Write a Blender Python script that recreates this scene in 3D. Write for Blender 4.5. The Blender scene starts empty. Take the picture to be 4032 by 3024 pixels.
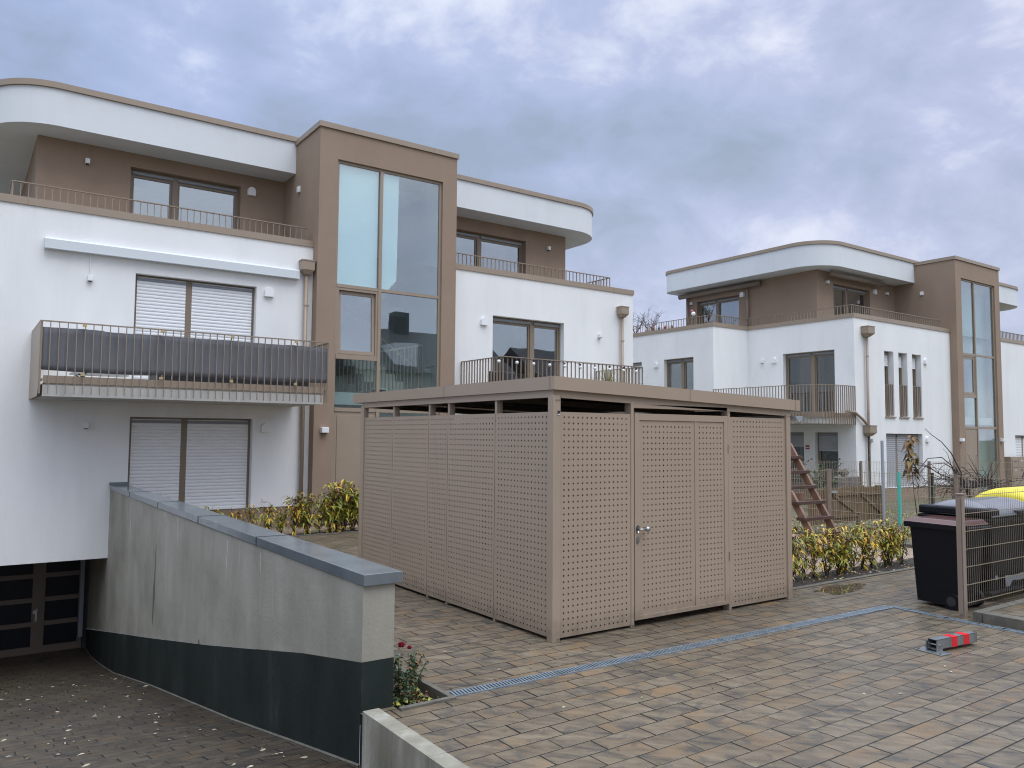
import bpy, math, random
from mathutils import Matrix, Vector
R = math.radians
random.seed(11)
sc = bpy.context.scene
COL = sc.collection

# ------------------------------------------------------------------ camera
cam_d = bpy.data.cameras.new("camera"); cam = bpy.data.objects.new("camera", cam_d); COL.objects.link(cam)
cam.matrix_world = Matrix.Translation((0, 0, 2.0)) @ Matrix.Rotation(R(-35.18243), 4, 'Z') @ Matrix.Rotation(R(90 + 3.72144), 4, 'X') @ Matrix.Rotation(R(0.46041), 4, 'Z')
cam_d.sensor_width = 36; cam_d.lens = 36 * 3098.4 / 4032; cam_d.clip_start = 0.05; cam_d.clip_end = 2000
sc.camera = cam

# ------------------------------------------------------------------ sky, sun, exposure
SUN_EL, SUN_AZ = 58, 168          # azimuth from +Y clockwise: the sun stands behind the camera
w = bpy.data.worlds.new("World"); sc.world = w; w.use_nodes = True
nt = w.node_tree; nt.nodes.clear()
def N(t, typ, **k):
    n = t.nodes.new(typ)
    for a, v in k.items():
        if a.startswith('i_'): n.inputs[a[2:].replace('_', ' ')].default_value = v
        else: setattr(n, a, v)
    return n
def M(t, op, a, b=None, c=None, clamp=False):
    n = t.nodes.new('ShaderNodeMath'); n.operation = op; n.use_clamp = clamp
    for i, v in enumerate((a, b, c)):
        if v is None: continue
        if isinstance(v, (int, float)): n.inputs[i].default_value = v
        else: t.links.new(v, n.inputs[i])
    return n.outputs[0]
def MIX(t, fac, a, b, mode='MIX'):
    n = t.nodes.new('ShaderNodeMix'); n.data_type = 'RGBA'; n.blend_type = mode
    for s, v in ((n.inputs[0], fac), (n.inputs[6], a), (n.inputs[7], b)):
        if isinstance(v, (int, float)): s.default_value = v
        elif isinstance(v, tuple): s.default_value = (*v, 1) if len(v) == 3 else v
        else: t.links.new(v, s)
    return n.outputs[2]
def RAMP(t, fac, stops):
    n = t.nodes.new('ShaderNodeValToRGB'); e = n.color_ramp.elements
    while len(e) < len(stops): e.new(0.5)
    for i, (p, c) in enumerate(stops):
        e[i].position = p; e[i].color = (*c, 1) if isinstance(c, tuple) else (c, c, c, 1)
    t.links.new(fac, n.inputs[0]); return n.outputs[0]
OFFA = 12.7
sky = N(nt, 'ShaderNodeTexSky', sky_type='NISHITA', sun_disc=False, sun_elevation=R(SUN_EL), sun_rotation=R(SUN_AZ))
tc = N(nt, 'ShaderNodeTexCoord'); sep = N(nt, 'ShaderNodeSeparateXYZ'); nt.links.new(tc.outputs['Generated'], sep.inputs[0])
den = M(nt, 'ADD', M(nt, 'MAXIMUM', sep.outputs[2], 0.0), 0.95)
cmb = N(nt, 'ShaderNodeCombineXYZ')
nt.links.new(M(nt, 'DIVIDE', sep.outputs[0], den), cmb.inputs[0]); nt.links.new(M(nt, 'DIVIDE', sep.outputs[1], den), cmb.inputs[1])
nt.links.new(M(nt, 'MULTIPLY', sep.outputs[2], 0.9), cmb.inputs[2])
def cloud(scale, detail, rough, dist, off):
    mp = N(nt, 'ShaderNodeMapping'); mp.inputs['Location'].default_value = off; nt.links.new(cmb.outputs[0], mp.inputs[0])
    n = N(nt, 'ShaderNodeTexNoise', i_Scale=scale, i_Detail=detail, i_Roughness=rough, i_Distortion=dist); nt.links.new(mp.outputs[0], n.inputs[0]); return n.outputs[0]
c1 = cloud(3.6, 7, 0.5, 0.3, (OFFA, 3.3, 0.9)); c2 = cloud(2.2, 3, 0.5, 0.3, (7.3, 2.2, 1.0)); c3 = cloud(12.0, 6, 0.6, 0.3, (1.0, 5.0, 0.0))
dens = M(nt, 'ADD', M(nt, 'MULTIPLY', c1, 0.46), M(nt, 'ADD', M(nt, 'MULTIPLY', c2, 0.36), M(nt, 'MULTIPLY', c3, 0.18)))
side = M(nt, 'ADD', M(nt, 'MULTIPLY', sep.outputs[0], 0.5), M(nt, 'MULTIPLY', sep.outputs[1], -0.35))
warm = M(nt, 'ADD', M(nt, 'MULTIPLY', side, 0.75), 0.42, clamp=True)
cold = RAMP(nt, dens, [(0.41, (0.31, 0.39, 0.56)), (0.47, (0.36, 0.46, 0.72)), (0.51, (0.41, 0.51, 0.78)), (0.56, (0.66, 0.76, 0.94))])
mild = RAMP(nt, dens, [(0.41, (0.36, 0.42, 0.50)), (0.47, (0.45, 0.49, 0.62)), (0.51, (0.55, 0.57, 0.73)), (0.56, (0.84, 0.82, 0.91))])
ccol = MIX(nt, warm, cold, mild)
low = M(nt, 'MULTIPLY', M(nt, 'SUBTRACT', 0.34, sep.outputs[2]), 2.2, clamp=True)
ccol = MIX(nt, M(nt, 'MULTIPLY', low, 0.85), ccol, MIX(nt, RAMP(nt, c3, [(0.42, 0.0), (0.58, 1.0)]), (0.55, 0.58, 0.735), (0.68, 0.695, 0.81)))
# sky gain added overhead, above the view, and behind the camera, for extra light
up = M(nt, 'MULTIPLY', M(nt, 'POWER', M(nt, 'MULTIPLY', M(nt, 'MAXIMUM', M(nt, 'SUBTRACT', sep.outputs[2], 0.52), 0.0), 2.08), 0.9), 4.7)
back = M(nt, 'MULTIPLY', M(nt, 'MAXIMUM', M(nt, 'MULTIPLY', sep.outputs[1], -1.0), 0.0), 0.55)
gain = M(nt, 'ADD', 1.11, M(nt, 'ADD', up, back))
ccol = MIX(nt, M(nt, 'MULTIPLY', M(nt, 'ADD', up, back), 0.8, clamp=True), ccol, (0.55, 0.605, 0.70))
bg1 = N(nt, 'ShaderNodeBackground', i_Strength=0.08); nt.links.new(sky.outputs[0], bg1.inputs[0])
bg2 = N(nt, 'ShaderNodeBackground'); nt.links.new(ccol, bg2.inputs[0]); nt.links.new(M(nt, 'MULTIPLY', gain, 1.0), bg2.inputs[1])
mx = N(nt, 'ShaderNodeMixShader', i_Fac=0.88); nt.links.new(bg1.outputs[0], mx.inputs[1]); nt.links.new(bg2.outputs[0], mx.inputs[2])
wo = N(nt, 'ShaderNodeOutputWorld'); nt.links.new(mx.outputs[0], wo.inputs[0])
sd = bpy.data.lights.new("sun", 'SUN'); sun = bpy.data.objects.new("sun", sd); COL.objects.link(sun)
sd.energy = 0.9; sd.angle = R(40); sd.color = (1, 0.975, 0.94)
az = R(SUN_AZ); dirv = Vector((math.sin(az) * math.cos(R(SUN_EL)), math.cos(az) * math.cos(R(SUN_EL)), math.sin(R(SUN_EL))))
sun.rotation_euler = dirv.to_track_quat('Z', 'Y').to_euler(); sun.location = (0, -5, 30)
sc.view_settings.view_transform = 'Standard'; sc.view_settings.look = 'None'; sc.view_settings.gamma = 1
sc.view_settings.exposure = 0.07
sc.cycles.filter_width = 1.1

# ------------------------------------------------------------------ materials
MATS = {}
def mat(name, col, rough=0.6, metal=0.0, noise=None, bump=None, spec=0.5, coat=0.0):
    """noise=(scale, amount, stretchZ) varies the colour; bump=(scale, strength)"""
    m = bpy.data.materials.new(name); m.use_nodes = True; t = m.node_tree
    p = t.nodes['Principled BSDF']; p.inputs['Roughness'].default_value = rough; p.inputs['Metallic'].default_value = metal
    p.inputs['Specular IOR Level'].default_value = spec; p.inputs['Coat Weight'].default_value = coat
    p.inputs['Base Color'].default_value = (*col, 1)
    if noise or bump: tcn = N(t, 'ShaderNodeTexCoord')
    if noise:
        mp = N(t, 'ShaderNodeMapping'); mp.inputs['Scale'].default_value = (1, 1, noise[2]); t.links.new(tcn.outputs['Object'], mp.inputs[0])
        n = N(t, 'ShaderNodeTexNoise', i_Scale=noise[0], i_Detail=6.0, i_Roughness=0.6); t.links.new(mp.outputs[0], n.inputs[0])
        lo = tuple(c * (1 - noise[1]) for c in col); hi = tuple(min(1, c * (1 + noise[1])) for c in col)
        t.links.new(RAMP(t, n.outputs[0], [(0.3, lo), (0.7, hi)]), p.inputs['Base Color'])
    if bump:
        n = N(t, 'ShaderNodeTexNoise', i_Scale=bump[0], i_Detail=3.0); t.links.new(tcn.outputs['Object'], n.inputs[0])
        b = N(t, 'ShaderNodeBump', i_Strength=bump[1], i_Distance=0.01); t.links.new(n.outputs[0], b.inputs['Height']); t.links.new(b.outputs[0], p.inputs['Normal'])
    MATS[name] = m; return m
white = mat('white_render', (0.79, 0.79, 0.78), 0.85, noise=(0.9, 0.045, 0.45), bump=(120, 0.6), spec=0.25)
bandm = mat('roof_band_render', (0.66, 0.685, 0.70), 0.85, noise=(0.6, 0.03, 1), bump=(140, 0.35), spec=0.25)
brown = mat('brown_render', (0.300, 0.222, 0.164), 0.88, noise=(1.3, 0.05, 1), bump=(150, 0.5), spec=0.25)
bmetal = mat('brown_metal', (0.30, 0.235, 0.175), 0.42, noise=(2, 0.04, 1))
shedm = mat('shed_metal', (0.345, 0.266, 0.198), 0.36, noise=(1.2, 0.03, 1), bump=(4, 0.05))
railm = mat('rail_metal', (0.27, 0.21, 0.155), 0.4)
framem = mat('frame_metal', (0.21, 0.165, 0.115), 0.4)
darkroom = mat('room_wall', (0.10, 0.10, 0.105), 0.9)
paleroom = mat('stair_wall', (0.50, 0.53, 0.53), 0.9); terr = mat('terrace_slabs', (0.17, 0.16, 0.15), 0.8)
stone = mat('stair_stone', (0.55, 0.53, 0.47), 0.6)
casem = mat('shutter_case_grey', (0.22, 0.23, 0.25), 0.45)
shutm = mat('shutter_aluminium', (0.76, 0.77, 0.78), 0.4)
curt = mat('curtain_cloth', (0.62, 0.63, 0.64), 0.9)
slabc = mat('balcony_concrete', (0.46, 0.45, 0.42), 0.8, noise=(5, 0.18, 0.3), bump=(60, 0.2))
fixt = mat('white_plastic', (0.78, 0.78, 0.78), 0.4)
awnm = mat('awning_white_metal', (0.60, 0.63, 0.65), 0.45)
awnb = mat('awning_brown_metal', (0.22, 0.175, 0.14), 0.4)
copg = mat('grey_coping_metal', (0.135, 0.152, 0.162), 0.16, noise=(4, 0.15, 1), spec=0.6)
screenm = mat('grey_fabric', (0.165, 0.168, 0.18), 0.95, noise=(7, 0.10, 0.3), bump=(200, 0.2), spec=0.1)
blackp = mat('black_plastic', (0.004, 0.005, 0.009), 0.5, spec=0.3)
dgrey = mat('dark_furniture', (0.03, 0.03, 0.035), 0.6)
reflgreyp = mat('reflection_grey_plastic', (0.15, 0.157, 0.18), 0.16)  # grey reflection on a black lid, put into the base colour
yellowp = mat('yellow_plastic', (0.75, 0.62, 0.03), 0.38)
brownp = mat('brown_plastic', (0.11, 0.05, 0.045), 0.12)
steel = mat('stainless_steel', (0.45, 0.45, 0.44), 0.3, metal=1.0)
drainm = mat('drain_grating_steel', (0.30, 0.36, 0.41), 0.42, metal=0.7, noise=(9, 0.25, 1))
zincd = mat('dull_galvanised_steel', (0.30, 0.32, 0.33), 0.38, metal=0.75, noise=(14, 0.25, 1))
zinc = mat('galvanised_steel', (0.50, 0.56, 0.61), 0.40, metal=0.8, noise=(14, 0.2, 1))
brass = mat('brass', (0.50, 0.38, 0.20), 0.4, metal=0.5)
redp = mat('red_reflective_film', (0.62, 0.012, 0.02), 0.35)
soil = mat('soil_mulch', (0.035, 0.028, 0.022), 0.95, noise=(30, 0.6, 1), bump=(45, 1.0))
gravel = mat('pink_gravel', (0.30, 0.225, 0.17), 0.95, noise=(45, 0.35, 1), bump=(80, 1.0))
edging = mat('edging_concrete', (0.11, 0.10, 0.08), 0.7, noise=(9, 0.3, 1), bump=(60, 0.3))
bark = mat('bark', (0.055, 0.038, 0.03), 0.9, noise=(20, 0.3, 0.3))
vinem = mat('vine_bark', (0.05, 0.036, 0.034), 0.8)
greybark = mat('grey_bark', (0.16, 0.14, 0.13), 0.9)
ladderw = mat('red_brown_timber', (0.21, 0.118, 0.080), 0.6, noise=(7, 0.35, 0.4))
treadw = mat('dark_tread_timber', (0.075, 0.042, 0.034), 0.4, noise=(9, 0.35, 1))
picketw = mat('weathered_pine', (0.135, 0.088, 0.045), 0.8, noise=(9, 0.4, 0.25))
teal = mat('turquoise_paint', (0.05, 0.50, 0.42), 0.5)
gpole = mat('grey_pole_paint', (0.30, 0.33, 0.37), 0.4)
dpole = mat('dark_green_pole', (0.02, 0.03, 0.025), 0.5)
gcrate = mat('planter_grey', (0.16, 0.14, 0.14), 0.8, noise=(6, 0.2, 1))
terracotta = mat('terracotta', (0.20, 0.085, 0.06), 0.8)
bulbg = mat('bulb_glass', (0.75, 0.75, 0.72), 0.12)
leafy = [mat('leaf_yellow', (0.60, 0.36, 0.03), 0.5), mat('leaf_olive', (0.33, 0.31, 0.035), 0.5), mat('leaf_green', (0.17, 0.215, 0.03), 0.5), mat('leaf_bronze', (0.16, 0.085, 0.03), 0.6)]
greens = [mat('leaf_dark_green', (0.035, 0.07, 0.02), 0.5), mat('leaf_mid_green', (0.08, 0.11, 0.03), 0.5), mat('leaf_grey_green', (0.10, 0.13, 0.10), 0.6)]
rosem = mat('rose_red', (0.24, 0.008, 0.03), 0.5)
palem = mat('dry_leaf_pale', (0.42, 0.36, 0.26), 0.7)
stickw = mat('white_lettering', (0.75, 0.75, 0.75), 0.5); stickd = mat('sticker_dark', (0.02, 0.02, 0.03), 0.5); stickr = mat('sticker_red', (0.30, 0.02, 0.03), 0.5)
roofm = mat('dark_roof_tile', (0.05, 0.045, 0.045), 0.8, noise=(4, 0.3, 1)); housew = mat('neighbour_render', (0.45, 0.43, 0.38), 0.9)
orange = mat('orange_cabinet', (0.35, 0.10, 0.03), 0.6)

def glass(name, tint, base, spread=2.0):
    m = bpy.data.materials.new(name); m.use_nodes = True; t = m.node_tree; t.nodes.clear()
    ge = N(t, 'ShaderNodeNewGeometry'); dt = N(t, 'ShaderNodeVectorMath', operation='DOT_PRODUCT'); t.links.new(ge.outputs['Normal'], dt.inputs[0]); t.links.new(ge.outputs['Incoming'], dt.inputs[1])
    c_ = M(t, 'SUBTRACT', 1.0, M(t, 'ABSOLUTE', dt.outputs['Value'])); f = M(t, 'ADD', M(t, 'MULTIPLY', M(t, 'POWER', c_, 5.0), 0.9), base + .04 * spread, clamp=True)
    g = N(t, 'ShaderNodeBsdfGlossy', i_Roughness=0.0); g.inputs[0].default_value = (0.92, 0.97, 1, 1)
    tr = N(t, 'ShaderNodeBsdfTransparent'); tr.inputs[0].default_value = (*tint, 1)
    mm = N(t, 'ShaderNodeMixShader'); t.links.new(f, mm.inputs[0]); t.links.new(tr.outputs[0], mm.inputs[1]); t.links.new(g.outputs[0], mm.inputs[2])
    tn = N(t, 'ShaderNodeTexCoord'); n = N(t, 'ShaderNodeTexNoise', i_Scale=0.9, i_Detail=1.0); t.links.new(tn.outputs['Object'], n.inputs[0])
    b = N(t, 'ShaderNodeBump', i_Strength=0.12, i_Distance=0.02); t.links.new(n.outputs[0], b.inputs['Height']); t.links.new(b.outputs[0], g.inputs['Normal'])
    o = N(t, 'ShaderNodeOutputMaterial'); t.links.new(mm.outputs[0], o.inputs[0]); MATS[name] = m; return m
wglass = glass('window_glass', (0.60, 0.66, 0.66), 0.24, 1.0)
tglass = glass('stair_glass', (0.90, 0.97, 0.965), 0.14, 1.0); tglass2 = glass('stair_glass_reflecting', (0.93, 0.985, 0.98), 0.14, 1.0)
sglass = glass('shaded_glass', (0.5, 0.52, 0.55), 0.02, 1.0)
span = mat('pale_backing', (0.60, 0.70, 0.72), 0.7); span2 = mat('grey_green_backing', (0.36, 0.43, 0.42), 0.8)
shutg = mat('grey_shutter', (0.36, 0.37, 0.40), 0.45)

STREAK = 50
def paving(name, dark, wet):
    m = bpy.data.materials.new(name); m.use_nodes = True; t = m.node_tree; p = t.nodes['Principled BSDF']; p.inputs['Specular IOR Level'].default_value = 0.32 if wet > .3 else .6
    tn = N(t, 'ShaderNodeTexCoord'); s = N(t, 'ShaderNodeSeparateXYZ'); t.links.new(tn.outputs['Object'], s.inputs[0])
    X, Y = s.outputs[0], s.outputs[1]
    W_, L_ = 0.178, 0.425
    yy = M(t, 'DIVIDE', M(t, 'SUBTRACT', Y, 3.860), W_); row = M(t, 'FLOOR', yy); fy = M(t, 'SUBTRACT', yy, row)
    wn = N(t, 'ShaderNodeTexWhiteNoise', noise_dimensions='1D'); t.links.new(row, wn.inputs['W'])
    u = M(t, 'ADD', M(t, 'DIVIDE', M(t, 'SUBTRACT', M(t, 'SUBTRACT', X, 3.95), M(t, 'MULTIPLY', row, 0.184)), L_), M(t, 'MULTIPLY', wn.outputs[0], 0.10))
    idx = M(t, 'FLOOR', u); fx = M(t, 'SUBTRACT', u, idx)
    dx = M(t, 'MULTIPLY', M(t, 'MINIMUM', fx, M(t, 'SUBTRACT', 1.0, fx)), L_)
    dy = M(t, 'MULTIPLY', M(t, 'MINIMUM', fy, M(t, 'SUBTRACT', 1.0, fy)), W_)
    cb = N(t, 'ShaderNodeCombineXYZ'); t.links.new(idx, cb.inputs[0]); t.links.new(row, cb.inputs[1])
    w2 = N(t, 'ShaderNodeTexWhiteNoise', noise_dimensions='2D'); t.links.new(cb.outputs[0], w2.inputs[0])
    sepc = N(t, 'ShaderNodeSeparateColor'); t.links.new(w2.outputs['Color'], sepc.inputs[0])
    r1, r2, r3 = sepc.outputs[0], sepc.outputs[1], sepc.outputs[2]
    # joints: cross joints gape more than bed joints, each by its own amount
    wx = M(t, 'MULTIPLY_ADD', r3, 0.0062, 0.0026); wy = M(t, 'MULTIPLY_ADD', wn.outputs[0], 0.0036, 0.0028)
    jx = M(t, 'GREATER_THAN', dx, wx); jy = M(t, 'GREATER_THAN', dy, wy); solid = M(t, 'MULTIPLY', jx, jy)
    cham = M(t, 'MULTIPLY', M(t, 'MINIMUM', M(t, 'SUBTRACT', dx, wx), M(t, 'SUBTRACT', dy, wy)), 160.0, clamp=True)
    # streaks of each stone: noise in a rotated stretched frame, shifted per stone
    va = N(t, 'ShaderNodeVectorMath', operation='MULTIPLY_ADD'); t.links.new(w2.outputs['Color'], va.inputs[0]); va.inputs[1].default_value = (30, 30, 30); t.links.new(tn.outputs['Object'], va.inputs[2])
    rot = N(t, 'ShaderNodeMapping', vector_type='POINT'); t.links.new(va.outputs[0], rot.inputs[0]); rot.inputs['Rotation'].default_value = (0, 0, R(STREAK))
    sc_ = N(t, 'ShaderNodeMapping', vector_type='POINT'); t.links.new(rot.outputs[0], sc_.inputs[0]); sc_.inputs['Scale'].default_value = (3.0, 9.5, 3)
    n1 = N(t, 'ShaderNodeTexNoise', i_Scale=1.0, i_Detail=6.0, i_Roughness=0.62, i_Distortion=0.5); t.links.new(sc_.outputs[0], n1.inputs[0])
    n2 = N(t, 'ShaderNodeTexNoise', i_Scale=3.2, i_Detail=2.0); t.links.new(va.outputs[0], n2.inputs[0])
    n3 = N(t, 'ShaderNodeTexNoise', i_Scale=220.0, i_Detail=3.0); t.links.new(tn.outputs['Object'], n3.inputs[0])
    n4 = N(t, 'ShaderNodeTexNoise', i_Scale=0.55, i_Detail=4.0); t.links.new(tn.outputs['Object'], n4.inputs[0])
    v = M(t, 'ADD', n1.outputs[0], M(t, 'MULTIPLY', M(t, 'SUBTRACT', r1, 0.5), 0.10))
    base = RAMP(t, v, [(0.33, (0.058, 0.054, 0.048)), (0.43, (0.135, 0.106, 0.073)), (0.56, (0.190, 0.150, 0.101)), (0.70, (0.245, 0.200, 0.138))])
    om = M(t, 'MULTIPLY', M(t, 'MULTIPLY', M(t, 'SUBTRACT', n2.outputs[0], 0.46), 6.0, clamp=True), M(t, 'MULTIPLY', M(t, 'SUBTRACT', r2, 0.20), 1.2, clamp=True))
    base = MIX(t, M(t, 'MULTIPLY', om, 0.75), base, (0.265, 0.160, 0.075))
    n5 = N(t, 'ShaderNodeTexNoise', i_Scale=6.0, i_Detail=4.0, i_Distortion=0.6); t.links.new(va.outputs[0], n5.inputs[0])
    base = MIX(t, M(t, 'MULTIPLY', M(t, 'MULTIPLY', M(t, 'SUBTRACT', n5.outputs[0], 0.55), 8.0, clamp=True), 0.6), base, (0.058, 0.058, 0.060))
    base = MIX(t, M(t, 'MULTIPLY', M(t, 'SUBTRACT', n3.outputs[0], 0.5), 1.5, clamp=True), base, (0.36, 0.32, 0.25), 'MIX')
    damp = M(t, 'MULTIPLY', M(t, 'SUBTRACT', n4.outputs[0], 0.42), 3.0, clamp=True)
    base = MIX(t, M(t, 'MULTIPLY', damp, 0.35), base, (0.10, 0.085, 0.062))
    n6 = N(t, 'ShaderNodeTexNoise', i_Scale=5.0, i_Detail=4.0); t.links.new(tn.outputs['Object'], n6.inputs[0])
    jc = MIX(t, M(t, 'MULTIPLY', M(t, 'SUBTRACT', n6.outputs[0], 0.52), 7.0, clamp=True), (0.010, 0.009, 0.008), (0.055, 0.048, 0.028))
    base = MIX(t, solid, MIX(t, 1.0, jc, (0.55, 0.55, 0.55), 'MULTIPLY'), base)
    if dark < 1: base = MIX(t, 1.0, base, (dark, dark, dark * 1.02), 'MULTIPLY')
    t.links.new(base, p.inputs['Base Color'])
    t.links.new(M(t, 'MULTIPLY_ADD', damp, -0.22 if wet > .3 else -.01, wet if wet > .3 else .03), p.inputs['Roughness'])
    h = M(t, 'ADD', M(t, 'MULTIPLY', cham, 1.0), M(t, 'ADD', M(t, 'MULTIPLY', n3.outputs[0], 0.16), M(t, 'MULTIPLY', n1.outputs[0], 0.35)))
    h = M(t, 'ADD', h, M(t, 'MULTIPLY', r3, 0.25)); h = M(t, 'ADD', h, M(t, 'MULTIPLY', n4.outputs[0], 3.0))
    b = N(t, 'ShaderNodeBump', i_Strength=0.55 if wet > .3 else 0.0, i_Distance=0.006); t.links.new(h, b.inputs['Height']); t.links.new(b.outputs[0], p.inputs['Normal'])
    MATS[name] = m; return m
pave = paving('paving_stones', 0.79, 0.44); wetp = paving('puddle_water', 0.5, 0.26); dampp = paving('damp_paving', 0.68, 0.5); rampm = paving('ramp_paving_wet_shaded', 0.34, 0.5)  # ramp stones: wetness and blocked sky light both darken the colour

def concrete_wall():
    m = bpy.data.materials.new('streaked_concrete'); m.use_nodes = True; t = m.node_tree; p = t.nodes['Principled BSDF']
    tn = N(t, 'ShaderNodeTexCoord')
    def ns(sx, sz, det, sc):
        mp = N(t, 'ShaderNodeMapping'); mp.inputs['Scale'].default_value = (sx, sx, sz); t.links.new(tn.outputs['Object'], mp.inputs[0])
        n = N(t, 'ShaderNodeTexNoise', i_Scale=sc, i_Detail=det, i_Roughness=0.6); t.links.new(mp.outputs[0], n.inputs[0]); return n.outputs[0]
    a, b_, c = ns(1.7, 0.5, 7, 1.0), ns(.6, 1.2, 6, 1.3), ns(4.5, 0.35, 4, 1.2)
    col = RAMP(t, a, [(0.28, (0.25, 0.232, 0.185)), (0.5, (0.315, 0.297, 0.245)), (0.72, (0.37, 0.352, 0.295))])
    col = MIX(t, M(t, 'MULTIPLY', M(t, 'SUBTRACT', b_, 0.45), 2.6, clamp=True), col, (0.20, 0.185, 0.145))
    col = MIX(t, M(t, 'MULTIPLY', M(t, 'SUBTRACT', c, 0.66), 4, clamp=True), col, (0.52, 0.51, 0.47))
    t.links.new(col, p.inputs['Base Color']); p.inputs['Roughness'].default_value = 0.75
    n = N(t, 'ShaderNodeTexNoise', i_Scale=40, i_Detail=4.0); t.links.new(tn.outputs['Object'], n.inputs[0])
    bp = N(t, 'ShaderNodeBump', i_Strength=0.25, i_Distance=0.01); t.links.new(n.outputs[0], bp.inputs['Height']); t.links.new(bp.outputs[0], p.inputs['Normal'])
    return m
conc = concrete_wall()
def streaky(name, stops, sx, sz, rough):
    m = bpy.data.materials.new(name); m.use_nodes = True; t = m.node_tree; p = t.nodes['Principled BSDF']
    tn = N(t, 'ShaderNodeTexCoord'); mp = N(t, 'ShaderNodeMapping'); mp.inputs['Scale'].default_value = (sx, sx, sz); t.links.new(tn.outputs['Object'], mp.inputs[0])
    n = N(t, 'ShaderNodeTexNoise', i_Scale=1.3, i_Detail=6.0, i_Roughness=0.6); t.links.new(mp.outputs[0], n.inputs[0])
    t.links.new(RAMP(t, n.outputs[0], stops), p.inputs['Base Color']); p.inputs['Roughness'].default_value = rough; p.inputs['Specular IOR Level'].default_value = 0.25
    n = N(t, 'ShaderNodeTexNoise', i_Scale=30, i_Detail=4.0); t.links.new(tn.outputs['Object'], n.inputs[0])
    bp = N(t, 'ShaderNodeBump', i_Strength=0.2, i_Distance=0.01); t.links.new(n.outputs[0], bp.inputs['Height']); t.links.new(bp.outputs[0], p.inputs['Normal'])
    return m
bitumen = streaky('dark_sealing_coat', [(0.35, (0.008, 0.013, 0.011)), (0.6, (0.017, 0.024, 0.021)), (0.74, (0.045, 0.052, 0.047))], 1.4, 0.6, 0.65)
kerbm = streaky('pale_concrete', [(0.3, (0.16, 0.145, 0.11)), (0.55, (0.245, 0.23, 0.185)), (0.74, (0.42, 0.40, 0.35))], 3.2, 0.8, 0.8)
def grass_mat():
    m = bpy.data.materials.new('garden_lawn'); m.use_nodes = True; t = m.node_tree; p = t.nodes['Principled BSDF']
    tn = N(t, 'ShaderNodeTexCoord'); a = N(t, 'ShaderNodeTexNoise', i_Scale=1.4, i_Detail=5.0); b = N(t, 'ShaderNodeTexNoise', i_Scale=22.0, i_Detail=6.0)
    for n in (a, b): t.links.new(tn.outputs['Object'], n.inputs[0])
    c = RAMP(t, b.outputs[0], [(0.35, (0.05, 0.045, 0.025)), (0.5, (0.10, 0.10, 0.045)), (0.68, (0.22, 0.20, 0.12))])
    t.links.new(MIX(t, RAMP(t, a.outputs[0], [(0.42, 0.0), (0.58, 1.0)]), c, (0.12, 0.10, 0.065)), p.inputs['Base Color']); p.inputs['Roughness'].default_value = 0.95
    bp = N(t, 'ShaderNodeBump', i_Strength=1.0, i_Distance=0.03); t.links.new(b.outputs[0], bp.inputs['Height']); t.links.new(bp.outputs[0], p.inputs['Normal'])
    return m
lawn = grass_mat()
water = mat('puddle_water', (0.05, 0.045, 0.035), 0.03, spec=0.6)

def weather(m, amt, sx, sz, lo, dirt=None):
    t = m.node_tree; p = t.nodes['Principled BSDF']; src = p.inputs['Base Color'].links[0].from_socket
    tn = N(t, 'ShaderNodeTexCoord'); mp = N(t, 'ShaderNodeMapping'); mp.inputs['Scale'].default_value = (sx, sx, sz); t.links.new(tn.outputs['Object'], mp.inputs[0])
    n = N(t, 'ShaderNodeTexNoise', i_Scale=1.0, i_Detail=7.0, i_Roughness=0.65); t.links.new(mp.outputs[0], n.inputs[0])
    f = M(t, 'MULTIPLY', M(t, 'SUBTRACT', n.outputs[0], 0.50), 4.0, clamp=True); out = MIX(t, M(t, 'MULTIPLY', f, amt), src, lo)
    if dirt:
        s3 = N(t, 'ShaderNodeSeparateXYZ'); t.links.new(tn.outputs['Object'], s3.inputs[0]); n2 = N(t, 'ShaderNodeTexNoise', i_Scale=14.0, i_Detail=5.0); t.links.new(tn.outputs['Object'], n2.inputs[0])
        g_ = M(t, 'MULTIPLY', M(t, 'SUBTRACT', M(t, 'ADD', dirt[0], M(t, 'MULTIPLY', n2.outputs[0], dirt[0])), s3.outputs[2]), 1.0 / dirt[0], clamp=True)
        out = MIX(t, M(t, 'MULTIPLY', M(t, 'MULTIPLY', g_, n2.outputs[0]), dirt[1]), out, (0.10, 0.085, 0.06))
    t.links.new(out, p.inputs['Base Color'])
weather(white, .16, 2.2, .22, (0.50, 0.50, 0.47)); weather(bandm, .2, 2.0, .3, (0.45, 0.46, 0.45)); weather(brown, .22, 1.8, .35, (0.17, 0.13, 0.10)); weather(shedm, .10, 1.5, .3, (0.22, 0.17, 0.13), (0.16, 0.7))

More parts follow.
